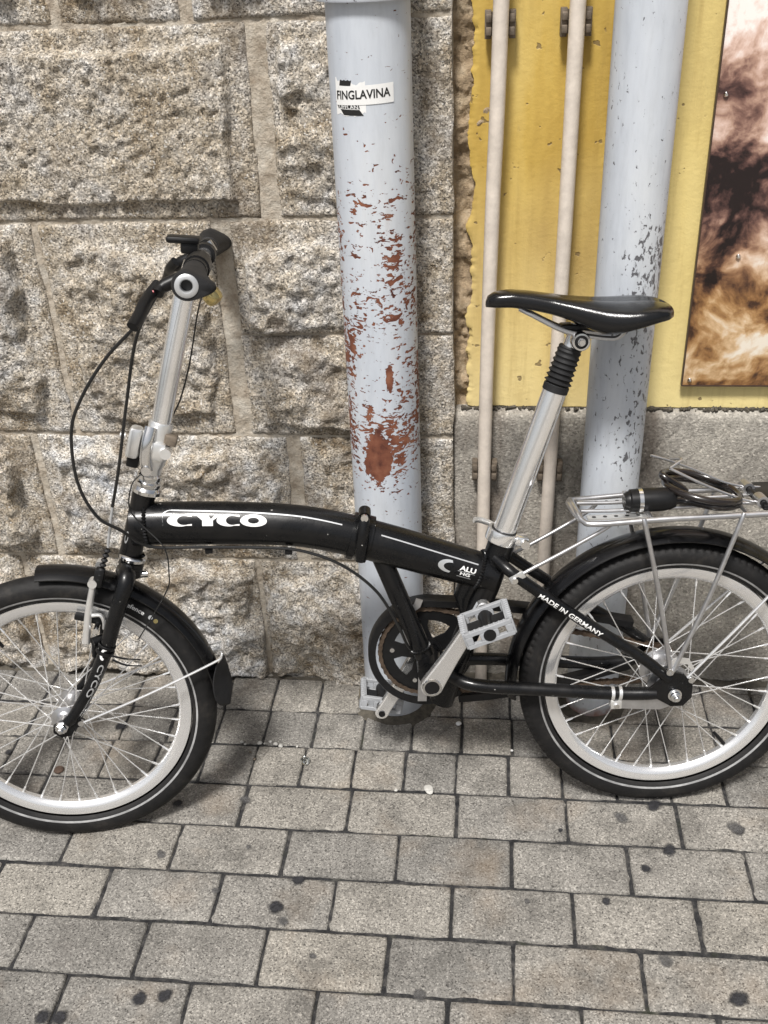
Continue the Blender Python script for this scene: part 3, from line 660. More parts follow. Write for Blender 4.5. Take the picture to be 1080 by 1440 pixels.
# ------------------------------------------------------------------ bicycle
LEAN = -.16
def frame(yaw, lean=LEAN):
    ex = arr(math.cos(yaw), math.sin(yaw), 0); n0 = arr(math.sin(yaw), -math.cos(yaw), 0); ez = arr(0, 0, 1)
    return ex, math.cos(lean) * ez + math.sin(lean) * n0, math.cos(lean) * n0 - math.sin(lean) * ez
EX, UP, NN = frame(.126); FX, FU, FN = frame(.203)
BO = arr(.367, -.3015, 0); FO = BO - frame(.1393)[0] * 1.044
bike = empty('bicycle'); bike.matrix_world = Matrix(((EX[0], -NN[0], UP[0], BO[0]), (EX[1], -NN[1], UP[1], BO[1]), (EX[2], -NN[2], UP[2], BO[2]), (0, 0, 0, 1)))
tag(bike, 'black folding bicycle with silver posts leaning against the downpipe', 'bicycle')
def B(s, t, w=0.0): return arr(s, -w, t)               # s: towards the rear, t: up the frame, w: towards the street
def F(s, t, w=0.0):                                    # steered parts, measured from the front contact point
    p = FO + s * FX + t * FU + w * FN - BO; return arr(p @ EX, -(p @ NN), p @ UP)
FAX = F(0, 0, 1) - F(0, 0, 0)                          # front axle direction
WR = .257
# -- frame
MP = [(-.893, .589), (-.85, .589), (-.80, .587), (-.735, .584), (-.67, .579), (-.61, .571), (-.54, .553), (-.47, .530), (-.40, .505), (-.33, .480), (-.298, .468)]
MR = [.0365, .0365, .037, .0365, .0355, .035, .035, .0345, .033, .031, .030]
mpath = cr_path([(s, t, 0) for s, t in MP], 5); ms_ = np.array([p[0] for p in mpath]); mt_ = np.array([p[1] for p in mpath])
MW = .031
def mcen(s): return float(np.interp(s, ms_, mt_))
def mrad(s): return float(np.interp(s, [p[0] for p in MP], MR))
def mslope(s): return (mcen(s + .01) - mcen(s - .01)) / .02
def on_tube(s, dz, d=.0006):                           # point on the street side of the main tube
    k = dz / mrad(s); k = max(-.98, min(.98, k)); a = math.atan(mslope(s))
    return B(s - dz * math.sin(a), mcen(s) + dz * math.cos(a), MW * math.sqrt(1 - k * k) + d)
fr = MB()
fr.tube([B(p[0], p[1]) for p in mpath], [mrad(p[0]) for p in mpath], 32, ry=MW)
frame_o = fr.obj('frame', 'paint', bike)
def fpart(name, mb, mat='paint', parent=frame_o): return mb.obj(name, mat, parent)
hd = arr(.039, .112); hd /= np.linalg.norm(hd)          # steering axis direction in (s,t)
HT = (-.867, .645); HB = (-.906, .531)
fpart('head_tube', MB().tube([B(*HB), B(HB[0] + .02 * hd[0], HB[1] + .02 * hd[1]), B(HT[0] - .02 * hd[0], HT[1] - .02 * hd[1]), B(*HT)], [.0195, .0185, .0185, .0195], 28))
# seat tube, strut, bottom bracket, stays
fpart('seat_tube', MB().tube([B(-.284, .535), B(-.311, .453), B(-.368, .305), B(-.394, .226)], [.0225, .0225, .021, .021], 28))
fpart('strut', MB().tube([B(-.492, .520), B(-.421, .318)], .0165, 24))
fpart('bottom_bracket', MB().tube([B(-.414, .304, -.038), B(-.414, .304, .038)], .0215, 28))
fpart('gusset', MB().tube([B(-.335, .470), B(-.352, .432), B(-.350, .395)], [.020, .017, .008], 16))
for sg in (1, -1):
    fpart('chainstay', MB().tube(cr_path([B(-.385, .292, sg * .018), B(-.34, .283, sg * .045), B(-.227, .271, sg * .050), B(-.104, .258, sg * .052), B(-.03, .258, sg * .060)], 5), [.0115] * 16 + [.0115] * 4 + [.010], 16))
    fpart('seatstay', MB().tube(cr_path([B(-.300, .505, sg * .015), B(-.275, .488, sg * .040), B(-.229, .452, sg * .045), B(-.144, .388, sg * .048), B(-.057, .326, sg * .053), B(-.010, .285, sg * .059)], 5), .0098, 16))
    dp = [(-.045, .268), (-.03, .250), (-.005, .234), (.016, .234), (.030, .250), (.030, .275), (.014, .296), (-.006, .300), (-.022, .288)]
    fpart('dropout', MB().extrude_poly(dp, lambda x, y, t: B(x, y, t), sg * .0585, sg * .0645))
# weld beads
def bead(c, axis, r, n, name='weld'):
    ax = np.array(axis, float) / np.linalg.norm(axis); u = np.cross(ax, (0, 1, 0)); u /= np.linalg.norm(u); v = np.cross(ax, u); pts = []
    for i in range(n * 4):
        a = 2 * PI * i / (n * 4); pts.append(np.array(c) + r[0] * math.cos(a) * u + r[1] * math.sin(a) * v)
    rad = [.0030 + .0011 * math.cos(2 * PI * i / 4) for i in range(n * 4)]
    fpart(name, MB().tube(pts, rad, 8, closed=True))
bead(B(-.868, .5895), B(1, 0) - B(0, 0), (.0375, .032), 44)
bead(B(-.326, .4785), B(1, -.36) - B(0, 0), (.0325, .031), 40)
bead(B(-.428, .336), B(.33, -1) - B(0, 0), (.017, .017), 24)
# frame hinge
hg = MB(); a = math.atan(mslope(-.522)); R = Matrix.Rotation(-a, 3, 'Y')
for ds in (-.0115, .0115):
    c = B(-.522 + ds * math.cos(a), mcen(-.522) + ds * math.sin(a))
    pr = [((mrad(-.522) + .0055) * math.cos(q), (MW + .0055) * math.sin(q)) for q in np.linspace(0, 2 * PI, 36, endpoint=False)]
    hg.add(*(lambda V, F_: (V, F_))([tuple(np.array(c) + np.array(R @ Vector((dx, y, x)))) for dx in (-.0055, .0055) for x, y in pr], [tuple(range(36))[::-1], tuple(range(36, 72))] + [(i, (i + 1) % 36, 36 + (i + 1) % 36, 36 + i) for i in range(36)]))
hg.obj('hinge', 'paint', bike, sharp=40)
lv = MB(); lv.tube([B(-.513, .598, .034), B(-.514, .585, .039), B(-.520, .545, .040), B(-.523, .522, .037)], [.008, .0105, .0105, .0085], 16)
lv.tube([B(-.512, .600, .012), B(-.5125, .594, .030)], .010, 16); lv.obj('hinge_lever', 'paint', bike)
MB().tube([B(-.5125, .598, .040), B(-.5125, .598, .045)], .006, 14).obj('bolt', 'chrome', bike)
# headset, handlebar post
def steer(d): return F(.189 + (d) * .3222, .645 + d * .9467)   # along the steering axis from the head tube top
fa = steer(1) - steer(0)
MB().lathe([(.0195, -.002), (.0235, 0), (.0240, .006), (.0215, .009), (.0205, .011), (.0215, .013), (.0225, .015), (.0225, .019), (.019, .021), (.0195, .024), (.0205, .026), (.0205, .031), (.017, .034)], steer(0), fa, 36).obj('headset', 'chrome', bike)
MB().lathe([(.0185, -.122), (.0225, -.121), (.0230, -.116), (.0215, -.1135), (.0190, -.112)], steer(0), fa, 36).obj('headset', 'chrome', bike)
st = MB().lathe([(.0165, .032), (.0165, .044), (.0195, .052), (.0205, .060), (.0205, .100), (.0195, .108), (.0195, .118), (.0185, .121), (.0165, .121)], steer(0), fa, 36)
post_base = st.obj('post_clamp', 'castalu', bike)
TOPF = (.3085, 1.000)
st = MB().tube([steer(.110), F(.286, .949), F(*TOPF)], [.0162, .0162, .0162], 32); st.obj('handlebar_post', 'alu', bike)
# folding latch of the post
lt = MB(); lt.tube(cr_path([F(.213, .758, .021), F(.205, .735, .028), F(.198, .706, .028), F(.199, .688, .025)], 5), [.009] * 15 + [.009], 14, ry=[.0048] * 16)
lt.obj('latch_arm', 'chrome', bike)
Rl = Matrix([list(F(1, 0) - F(0, 0)), list(F(0, 0, -1) - F(0, 0)), list(F(0, 1) - F(0, 0))]).transposed() @ Matrix.Rotation(.33, 3, 'Y')
RF = Rl @ Matrix.Rotation(-.33 + .12, 3, 'Y')
MB().box(F(.184, .735, .016), (.021, .026, .052), Rl, bev=.0065).obj('latch', 'castalu', bike)
MB().box(F(.181, .716, .006), (.020, .022, .050), Rl, bev=.004).obj('latch_spring', 'plastic', bike)
MB().tube([F(.172, .746, .016), F(.164, .748, .016)], .0058, 12).obj('bolt', 'castalu', bike)
MB().tube([F(.198, .690, .016), F(.198, .690, .035)], .0075, 16).obj('bolt', 'chrome', bike)
MB().box(F(.214, .719, .016), (.032, .022, .030), Rl, bev=.004).obj('latch_block', 'castalu', bike)
MB().tube([F(.231, .715, .008), F(.231, .715, .033)], .0088, 20).obj('bolt', 'castalu', bike)
MB().box(F(.240, .732, .010), (.020, .020, .018), Rl, bev=.003).obj('latch_block', 'clip', bike)
# -- fork
MB().tube([steer(-.124), steer(-.150)], [.0205, .0200], 24).obj('fork_crown', 'paint', bike)
LEGP = [(.137, .516, .012), (.143, .515, .040), (.134, .488, .050), (.115, .445, .052), (.094, .393, .053), (.064, .335, .053), (.028, .281, .053), (.010, .262, .053)]
for sg in (1, -1):
    pts = cr_path([F(s, t, w * sg) for s, t, w in LEGP], 5); k = len(pts)
    leg = MB().tube(pts, [.0150 - .0055 * (i / k) for i in range(k)], 18).obj('fork_leg', 'paint', bike)
    MB().extrude_poly([(.018, .280), (.005, .266), (-.014, .258), (-.016, .244), (-.004, .234), (.014, .236), (.022, .250), (.036, .252), (.040, .262), (.030, .270)], lambda x, y, t: F(x, y + .002, t), sg * .051, sg * .056).obj('fork_dropout', 'paint', bike)
    MB().tube([F(.034, .263, sg * .056), F(.034, .263, sg * .063)], .0052, 12).obj('bolt', 'chrome', bike)
# print on the fork leg: crescent and name
lp_ = np.array([(s, t) for s, t, w in LEGP[2:]])
def on_leg(t, off, d=.0008):                           # t: height, off: across
    s = np.interp(t, lp_[::-1, 1], lp_[::-1, 0]); k = np.clip(off / .0128, -.97, .97); return F(s + off * .92, t - off * .39, .053 + .0128 * math.sqrt(1 - k * k) + d)
NC = 20
cres = [(.5 + .5 * math.cos(a), .5 + .5 * math.sin(a)) for a in np.linspace(PI * .45, PI * 1.55, NC)] + [(.62 + .36 * math.cos(a), .5 + .33 * math.sin(a)) for a in np.linspace(PI * 1.5, PI * .5, NC)]
CF = [(i, i + 1, 2 * NC - 2 - i, 2 * NC - 1 - i) for i in range(NC - 1)]
decal('fork_lettering', cres, CF, lambda x, y: on_leg(.402 - .026 * y * .8, -.007 + .014 * x, .0009), 'white', bike, cy=3)
tv, tf = text_flat('CYCO', .02)
decal('fork_lettering', tv, tf, lambda x, y: on_leg(.374 - .058 * x, -.002 + .009 * y, .0009), 'silver', bike, cx=4, cy=3)
# -- wheels
def wheel(parent_pt, axis_dir, up_dir, rear):
    # local frame: x rearward, y = -street side, z up
    w = empty('wheel', parent=bike); yv = -np.array(axis_dir) / np.linalg.norm(axis_dir); zv = np.array(up_dir) / np.linalg.norm(up_dir); xv = np.cross(yv, zv)
    w.matrix_local = Matrix(((xv[0], yv[0], zv[0], parent_pt[0]), (xv[1], yv[1], zv[1], parent_pt[1]), (xv[2], yv[2], zv[2], parent_pt[2]), (0, 0, 0, 1)))
    # tyre
    rc, hw_, hh = .2335, .0225, .0235; npf = 30; seg = 360
    A = np.linspace(0, 2 * PI, seg, endpoint=False); TH = np.linspace(-2.45, 2.45, npf); V = []; 
    for i, aa in enumerate(A):
        for th in TH:
            r = rc + hh * math.cos(th); y = hw_ * math.sin(th)
            if rear:
                if .55 < abs(th) < 1.05 and (i % 3 == 0): r -= .0023 * math.cos(th); y -= .0023 * math.sin(th)
                if abs(th) <= .45 and ((i + (2 if th > 0 else 0)) % 5 < 1 or abs(th) < .06): r -= .0014
            else:
                ph = (i + int(abs(th) * 9)) % 10
                if .12 < abs(th) < .95 and ph == 0: r -= .0014 * math.cos(th); y -= .0014 * math.sin(th)
                if abs(abs(th) - 1.0) < .09: r -= .0006
            V.append((r * math.cos(aa), y, r * math.sin(aa)))
    Fc = [(i * npf + j, ((i + 1) % seg) * npf + j, ((i + 1) % seg) * npf + j + 1, i * npf + j + 1) for i in range(seg) for j in range(npf - 1)]
    MB().add(V, Fc).obj('tyre', 'rubber', w, sharp=40)
    sr = []                                            # reflective band on both flanks
    for sg in (1, -1):
        pr = [(rc + (hh + .0005) * math.cos(th), sg * (hw_ + .0005) * math.sin(th)) for th in np.linspace(1.93, 2.08, 4)]
        MB().lathe(pr, (0, 0, 0), (0, 1, 0), 120).obj('reflective_stripe', 'reflect', w)
    # rim
    pr = [(.2125, .0125), (.2135, .0110), (.2120, .0100), (.205, .0098), (.205, -.0098), (.2120, -.0100), (.2135, -.0110), (.2125, -.0125), (.2005, -.0122), (.1935, -.0085), (.1905, -.004), (.1905, .004), (.1935, .0085), (.2005, .0122)]
    MB().lathe(pr, (0, 0, 0), (0, 1, 0), 160, closed_prof=True).obj('rim', 'rim', w, sharp=30)
    # hub
    if rear:
        fl, fo = .0335, .029
        hp = [(.005, -.072), (.0058, -.072), (.0058, -.060), (.012, -.058), (.012, -.042), (.024, -.040), (.0250, -.034), (fl + .004, -.0305), (fl + .004, -.0275), (.0275, -.0265), (.0285, -.010), (.0285, .010), (.0275, .0265), (fl + .004, .0275), (fl + .004, .0305), (.026, .033), (.024, .040), (.020, .046), (.0185, .0535), (.005, .0545)]
    else:
        fl, fo = .0195, .029
        hp = [(.0045, -.066), (.0050, -.066), (.0050, -.050), (.010, -.049), (.012, -.036), (.0150, -.0335), (fl + .0035, -.0305), (fl + .0035, -.0275), (.0145, -.0265), (.0125, -.018), (.0125, .018), (.0145, .0265), (fl + .0035, .0275), (fl + .0035, .0305), (.0150, .0335), (.012, .036), (.010, .049), (.005, .050), (.005, .066), (.0045, .066)]
    MB().lathe(hp, (0, 0, 0), (0, 1, 0), 40).obj('hub', 'rack', w, sharp=14)
    for sg in (1, -1):
        y0 = sg * (.066 if rear else .0575); nt = MB()
        nt.lathe([(.0055, 0), (.0115, 0), (.0118, .0012), (.0092, .0015), (.0092, .0085), (.0075, .0098), (.0052, .0098), (.0050, .015), (.0036, .0165), (0, .0165)], (0, y0, 0), (0, sg, 0), 6 if not rear else 24); nt.obj('axle_nut', 'chrome', w, sharp=25)
    # spokes: four shapes shared by 36 pieces
    kinds = {}
    for sd_ in (1, -1):
        for dr in (1, -1):
            ha = dr * 1.15; p0 = arr(fl * math.cos(ha), sd_ * fo, fl * math.sin(ha)); p1 = arr(.1905, sd_ * .002, 0)
            dv = (p1 - p0) / np.linalg.norm(p1 - p0); m = MB().tube([p0, p1], .00108, 6); m.tube([p1 - dv * .0125, p1 + dv * .001], [.0019, .0022], 8)
            kinds[sd_, dr] = m.mesh('spoke', 'spoke')
    for i in range(36):
        o = link('spoke', kinds[1 if i % 2 else -1, 1 if (i // 2) % 2 else -1], w); o.rotation_euler = (0, 2 * PI * i / 36 + .06, 0)
    # valve
    va = 2.15 if not rear else -.9
    MB().tube([(.190 * math.cos(va), 0, .190 * math.sin(va)), (.168 * math.cos(va), 0, .168 * math.sin(va)), (.158 * math.cos(va), 0, .158 * math.sin(va))], [.0035, .0035, .0028], 10).obj('valve', 'plastic', w)
    return w
wr = wheel(B(0, WR), B(0, 0, 1) - B(0, 0), B(0, 1) - B(0, 0), True)
wf = wheel(F(0, WR), FAX, F(0, 1) - F(0, 0), False)
wr['label'] = 'rear wheel with knobbly tread and geared hub'; wf['label'] = 'front wheel with smooth tyre'
tv, tf = text_flat('Defence', .02)
def on_tyre(ang, k):                                   # lettering on the front tyre flank
    th = 1.10 + .32 * (1 - k); r = .2335 + .0242 * math.cos(th); return (r * math.cos(ang), -.0232 * math.sin(th), r * math.sin(ang))
decal('tyre_lettering', tv, tf, lambda x, y: on_tyre(1.02 - .17 * x, y), 'white', wf, cx=8, cy=2)
for k, mt2 in ((0, 'silver'), (1, 'brass')):
    decal('tyre_lettering', [(.5 + .5 * math.cos(q), .5 + .5 * math.sin(q)) for q in np.linspace(0, 6.28, 16, endpoint=False)], [tuple(range(16))], lambda x, y, k=k: on_tyre(.815 - .045 * k - .032 * x, y), mt2, wf, cy=1)
# -- fenders
def fender(P, R0, a0, a1, hw_, n=60):
    A = np.linspace(a0, a1, n); K = 11; V = []; Fc = []
    for aa in A:
        for lay in (0, 1):
            for j in range(K):
                k = (j / (K - 1)) * 2 - 1; r = R0 - .0135 * abs(k) ** 2.3 - lay * .0022; V.append(P(r * math.cos(aa), WR + r * math.sin(aa), k * hw_ * (1 - .04 * lay)))
    m = 2 * K
    for i in range(n - 1):
        for j in range(K - 1):
            p, q = i * m + j, (i + 1) * m + j; Fc += [(p, q, q + 1, p + 1), (p + K, p + K + 1, q + K + 1, q + K)]
        for j in (0, K - 1): p, q = i * m + j, (i + 1) * m + j; Fc.append((p, p + K, q + K, q))
    for i in (0, n - 1):
        for j in range(K - 1): p = i * m + j; Fc.append((p, p + 1, p + K + 1, p + K))
    return MB().add(V, Fc)
ff = fender(F, .2735, math.radians(91.5), math.radians(4), .0285).obj('fender', 'fender', bike, sharp=45)
rf = fender(B, .2815, math.radians(184), math.radians(-32), .0300, 90).obj('fender', 'fender', bike, sharp=45)
# mud flap of the front fender
fnear = [(.266, .330, .0285), (.258, .303, .033), (.257, .277, .0345), (.260, .261, .032), (.265, .249, .025), (.271, .2430, .016)]
ffar = [(.272, .330, -.027), (.279, .302, -.022), (.283, .280, -.016), (.284, .262, -.009), (.280, .249, .000), (.275, .243, .010)]
nv = cr_path(fnear, 4); fv = cr_path(ffar, 4); fl = []; Fc = []; nr = len(nv)
for lay in (0, 1):
    for p, q in zip(nv, fv):
        for j in range(7):
            k = j / 6; c = p + (q - p) * k; fl.append(F(c[0] + .006 * math.sin(PI * k) + .0022 * lay, c[1] + .001 * lay, c[2]))
for i in range(nr - 1):
    for j in range(6): p = i * 7 + j; Fc += [(p, p + 1, p + 8, p + 7), (p + nr * 7, p + nr * 7 + 7, p + nr * 7 + 8, p + nr * 7 + 1)]
    for j in (0, 6): p = i * 7 + j; Fc.append((p, p + 7, p + 7 + nr * 7, p + nr * 7))
for i in (0, nr - 1):
    for j in range(6): p = i * 7 + j; Fc.append((p, p + 1, p + 1 + nr * 7, p + nr * 7))
MB().add(fl, Fc).obj('mud_flap', 'grip', ff, sharp=45)
for sg in (1, -1):                                     # wire stays
    MB().tube(cr_path([F(.038, .264, sg * .060), F(.150, .302, sg * .054), F(.262, .340, sg * .036), F(.277, .346, sg * .026), F(.279, .350, 0)], 5), .0022, 8).obj('fender_stay', 'spoke', bike)
    MB().tube(cr_path([B(.012, .278, sg * .062), B(.12, .392, sg * .050), B(.192, .468, sg * .034), B(.200, .474, 0)], 5), .0026, 8).obj('fender_stay', 'spoke', bike)
MB().box(F(.2775, .352, .020), (.006, .006, .006), bev=.0015).obj('bolt', 'chrome', bike)
MB().tube([F(.150, .500, 0), F(.171, .501, 0)], .006, 12).obj('bolt', 'chrome', bike)
# -- front brake
for sg in (1, -1):
    arm = cr_path([F(.088, .512, sg * .036), F(.085, .498, sg * .038), F(.072, .455, sg * .037), F(.063, .415, sg * .038), F(.060, .402, sg * .038)], 5)
    n = len(arm); MB().tube(arm, [.0050 + .0022 * (i / n) for i in range(n)], 12, ry=.0050).obj('brake_arm', 'castalu', bike)
    pd = MB().box(F(.070, .437, sg * .020), (.052, .012, .011), Rl, bev=.002); pd.obj('brake_pad', 'plastic', bike)
    MB().tube([F(.080, .425, sg * .018), F(.080, .425, sg * .046)], .0050, 12).obj('bolt', 'chrome', bike)
    MB().tube(cr_path([F(.078, .452, sg * .040), F(.092, .452, sg * .042), F(.096, .440, sg * .042), F(.094, .426, sg * .040)], 4), .0034, 8).obj('brake_spring', 'castalu', bike)
    MB().tube([F(.092, .405, sg * .03), F(.072, .404, sg * .044)], .0085, 14).obj('brake_pivot', 'plastic', bike)
    MB().tube([F(.075, .402, sg * .040), F(.070, .376, sg * .040)], [.0055, .004], 12).obj('bolt', 'plastic', bike)
    MB().tube([F(.088, .510, sg * .030), F(.088, .510, sg * .046)], .0075, 14).obj('bolt', 'castalu', bike)
# -- cranks, chainring, chain
CC = (-.414, .304)
dirc = arr(.0865, .140); dirc /= np.linalg.norm(dirc); nrm = arr(-dirc[1], dirc[0]); CL = .165
def crank(sg):
    d = dirc * sg; m = MB(); wA, wB = sg * .066, sg * .082
    out = []
    pr = [(-.0, .0185), (.02, .0165), (.06, .0135), (.12, .0115), (CL - .012, .0115)]
    L_ = [(CC[0] + d[0] * a + nrm[0] * h, CC[1] + d[1] * a + nrm[1] * h) for a, h in pr]; R_ = [(CC[0] + d[0] * a - nrm[0] * h, CC[1] + d[1] * a - nrm[1] * h) for a, h in pr]
    e0 = [(CC[0] + .0185 * math.cos(q), CC[1] + .0185 * math.sin(q)) for q in np.linspace(0, 2 * PI, 28, endpoint=False)]
    endc = (CC[0] + d[0] * CL, CC[1] + d[1] * CL); a0 = math.atan2(nrm[1], nrm[0])
    cap = [(endc[0] + .0125 * math.cos(a0 + (-sg) * q), endc[1] + .0125 * math.sin(a0 + (-sg) * q)) for q in np.linspace(0, PI, 10)]
    bcap = [(CC[0] + .0185 * math.cos(a0 + PI + (-sg) * q), CC[1] + .0185 * math.sin(a0 + PI + (-sg) * q)) for q in np.linspace(.15, PI - .15, 10)]
    poly = L_ + cap + R_[::-1] + bcap
    m.extrude_poly(poly, lambda x, y, t: B(x, y, t), wA, wB)
    me = m.mesh('crank', 'alu', sharp=40)
    bm = bmesh.new(); bm.from_mesh(me); bmesh.ops.bevel(bm, geom=[e for e in bm.edges if len(e.link_faces) == 2 and e.calc_face_angle() > .9], offset=.0025, segments=2, affect='EDGES'); bm.to_mesh(me); bm.free()
    me.polygons.foreach_set('use_smooth', [True] * len(me.polygons)); me.set_sharp_from_angle(angle=math.radians(40))
    o = link('crank', me, bike)
    MB().tube([B(*CC, sg * .0805), B(*CC, sg * .0832)], .0115, 24).obj('crank_cap', 'plastic', o)
    MB().lathe([(.0115, 0), (.0125, .0018), (.0155, .0018), (.0165, 0)], B(*CC, sg * .082), (0, -sg, 0), 28).obj('crank_ring', 'chrome', o)
    MB().tube([B(*endc, sg * .064), B(*endc, sg * .0825)], .0062, 14).obj('axle_hole', 'plastic', o)
    return endc
e1 = crank(1); e2 = crank(-1)
def pedal(ec, sg, tilt, mat='pedal'):
    # local axes: u along the tread, v across thickness, w outwards
    root = empty('pedal', parent=bike); root.location = B(*ec, 0); ca, sa = math.cos(tilt), math.sin(tilt)
    def Pp(u, v, w): return B(u * ca - v * sa, u * sa + v * ca, sg * w)
    L0, L1, hu, hv = .094, .168, .041, .0140
    cage = MB()
    def bar(u0, u1, v0, v1, w0, w1): cage.add([Pp(u, v, w) for u in (u0, u1) for v in (v0, v1) for w in (w0, w1)], [(0, 1, 3, 2), (4, 6, 7, 5), (0, 4, 5, 1), (2, 3, 7, 6), (0, 2, 6, 4), (1, 5, 7, 3)])
    for sgn in (1, -1):                                # two long rails with teeth
        bar(sgn * hu, sgn * (hu - .0105), -hv, hv, L0 + .004, L1 - .004)
        for k in range(9):
            w0 = L0 + .006 + k * .0068; bar(sgn * (hu + .0012), sgn * (hu - .0075), hv - .001, hv + .0016, w0, w0 + .0042)
    # outer end with two square openings and a dark disc as the round one, inner end plain
    for w0, w1 in ((L1 - .008, L1), (L0, L0 + .008)):
        for v0, v1 in ((-hv, -.0066), (.0066, hv)): bar(-hu + .003, hu - .003, v0, v1, w0, w1)
        for u0, u1 in ((-hu + .003, -.0270), (-.0150, .0150), (.0270, hu - .003)): bar(u0, u1, -.0066, .0066, w0, w1)
    for k in range(8): bar(-.030 + k * .008, -.026 + k * .008, hv - .001, hv + .0013, L1 - .007, L1 - .001)
    me = cage.mesh('cage', mat, sharp=30, fix=False)
    bm = bmesh.new(); bm.from_mesh(me); bmesh.ops.recalc_face_normals(bm, faces=bm.faces); bmesh.ops.bevel(bm, geom=bm.edges[:], offset=.0008, segments=1, affect='EDGES'); bm.to_mesh(me); bm.free()
    link('cage', me, root)
    body = MB(); ax = [Pp(0, 0, .080), Pp(0, 0, .100), Pp(0, 0, .108), Pp(0, 0, .128), Pp(0, 0, .150), Pp(0, 0, .164)]
    body.tube(ax, [.0085, .0095, .0125, .0095, .0105, .0092], 18)
    for u0 in (-1, 1): body.add([Pp(u0 * a_, v, w) for a_ in (.008, .034) for v in (-.004, .004) for w in (.116, .140)], [(0, 1, 3, 2), (4, 6, 7, 5), (0, 4, 5, 1), (2, 3, 7, 6), (0, 2, 6, 4), (1, 5, 7, 3)])
    body.obj('spindle_body', 'plastic', root)
    MB().tube([Pp(0, 0, L1 - .002), Pp(0, 0, L1 + .0012)], .0098, 24).obj('hole_disc', 'plastic', root)  # black disc on the solid centre, painted as the shade inside a round opening
    for u0 in (-1, 1):
        MB().add([Pp(u0 * (hu + .0009), v, w) for v in (-.006, .006) for w in (.112, .150)], [(0, 1, 3, 2)]).obj('reflector', 'brass', root)
pedal(e1, 1, math.radians(19)); pedal(e2, -1, math.radians(-12))
# chainring with five arms, black guard ring
CW = -.045
cr = MB(); cr.lathe([(.062, CW - .0015), (.083, CW - .0015), (.083, CW + .0015), (.062, CW + .0015)], B(*CC), (0, -1, 0), 72, closed_prof=True)
cr.lathe([(.010, CW - .004), (.026, CW - .003), (.026, CW + .003), (.010, CW + .004)], B(*CC), (0, -1, 0), 36, closed_prof=True)
for k in range(5):
    a = 2 * PI * k / 5 + .55; ca, sa = math.cos(a), math.sin(a)
    pts = [(.022, -.0155), (.045, -.0125), (.066, -.020), (.066, .020), (.045, .0125), (.022, .0155)]
    cr.extrude_poly([(CC[0] + x * ca - y * sa, CC[1] + x * sa + y * ca) for x, y in pts], lambda x, y, t: B(x, y, t), CW - .0012, CW + .0012)
chr_ = cr.obj('chainring', 'plastic', bike)
for k in range(5):
    a = 2 * PI * k / 5 + .55; MB().tube([B(CC[0] + .063 * math.cos(a), CC[1] + .063 * math.sin(a), CW + .001), B(CC[0] + .063 * math.cos(a), CC[1] + .063 * math.sin(a), CW + .0032)], .0042, 12).obj('bolt', 'chrome', chr_)
# guard: a trough that wraps the ring and follows the upper chain run to the rear
gpth = [(CC[0] + .0985 * math.cos(a), CC[1] + .0985 * math.sin(a)) for a in np.linspace(math.radians(80), math.radians(305), 44)]
top = [(-.05, .342), (-.12, .358), (-.20, .373), (-.30, .389), (-.36, .3975)]
pth = top + gpth
def ribbon(P2, prof, name, mat):
    rings = []
    for i, p in enumerate(P2):
        q0 = np.array(P2[max(0, i - 1)]); q1 = np.array(P2[min(len(P2) - 1, i + 1)]); t = (q1 - q0) / np.linalg.norm(q1 - q0); nn = arr(t[1], -t[0])  # outward
        rings.append([B(p[0] + nn[0] * o, p[1] + nn[1] * o, CW + w) for o, w in prof])
    return MB().ring_loft(rings).obj(name, mat, bike)
ribbon(pth, [(-.006, .012), (.0055, .012), (.0075, .009), (.0075, -.012), (.0045, -.012), (.0045, .009), (-.006, .009)], 'chain_guard', 'plastic')
ribbon([(-.05, .262), (-.12, .243), (-.22, .221), (-.31, .211), (-.36, .209)], [(-.010, .010), (.004, .010), (.004, -.010), (-.010, -.010)], 'chain_guard', 'plastic')
# chain links
RS = .034; loop = []
d_ = math.hypot(CC[0], CC[1] - WR); base = math.atan2(WR - CC[1], -CC[0]); off = math.asin((.0845 - RS) / d_)
a_top = base + PI / 2 - off; a_bot = base - PI / 2 + off
for a in np.linspace(a_top, a_bot + 2 * PI, 60): loop.append((CC[0] + .0845 * math.cos(a), CC[1] + .0845 * math.sin(a)))
for a in np.linspace(a_bot, a_top, 20): loop.append((RS * math.cos(a), WR + RS * math.sin(a)))
loop = np.array(loop + [loop[0]]); ln = np.concatenate([[0], np.cumsum(np.linalg.norm(np.diff(loop, axis=0), axis=1))]); NL = int(ln[-1] / .0127)
ch = MB()
for i in range(NL):
    u = [np.interp((i + k) / NL * ln[-1], ln, loop[:, 0]) for k in (0, 1)]; v = [np.interp((i + k) / NL * ln[-1], ln, loop[:, 1]) for k in (0, 1)]
    p, q = arr(u[0], v[0]), arr(u[1], v[1]); t = (q - p) / np.linalg.norm(q - p); nn = arr(-t[1], t[0]); mid = (p + q) / 2
    ol = [p - t * .003 + nn * .0028, p + nn * .0042, mid + nn * .0028, q + nn * .0042, q + t * .003 + nn * .0028, q + t * .003 - nn * .0028, q - nn * .0042, mid - nn * .0028, p - nn * .0042, p - t * .003 - nn * .0028]
    o = .0045 if i % 2 else .0032
    for w0 in (o, -o - .001): ch.extrude_poly([tuple(x) for x in ol], lambda x, y, w: B(x, y, CW + w), w0, w0 + .001)
    ch.tube([B(*p, CW - .0048), B(*p, CW + .0048)], .0022, 6)
co = ch.obj('chain', 'chain', bike)
MB().lathe([(.012, CW - .0015), (RS - .001, CW - .0012), (RS - .001, CW + .0012), (.012, CW + .0015)], B(0, WR), (0, -1, 0), 36, closed_prof=True).obj('sprocket', 'clip', bike)
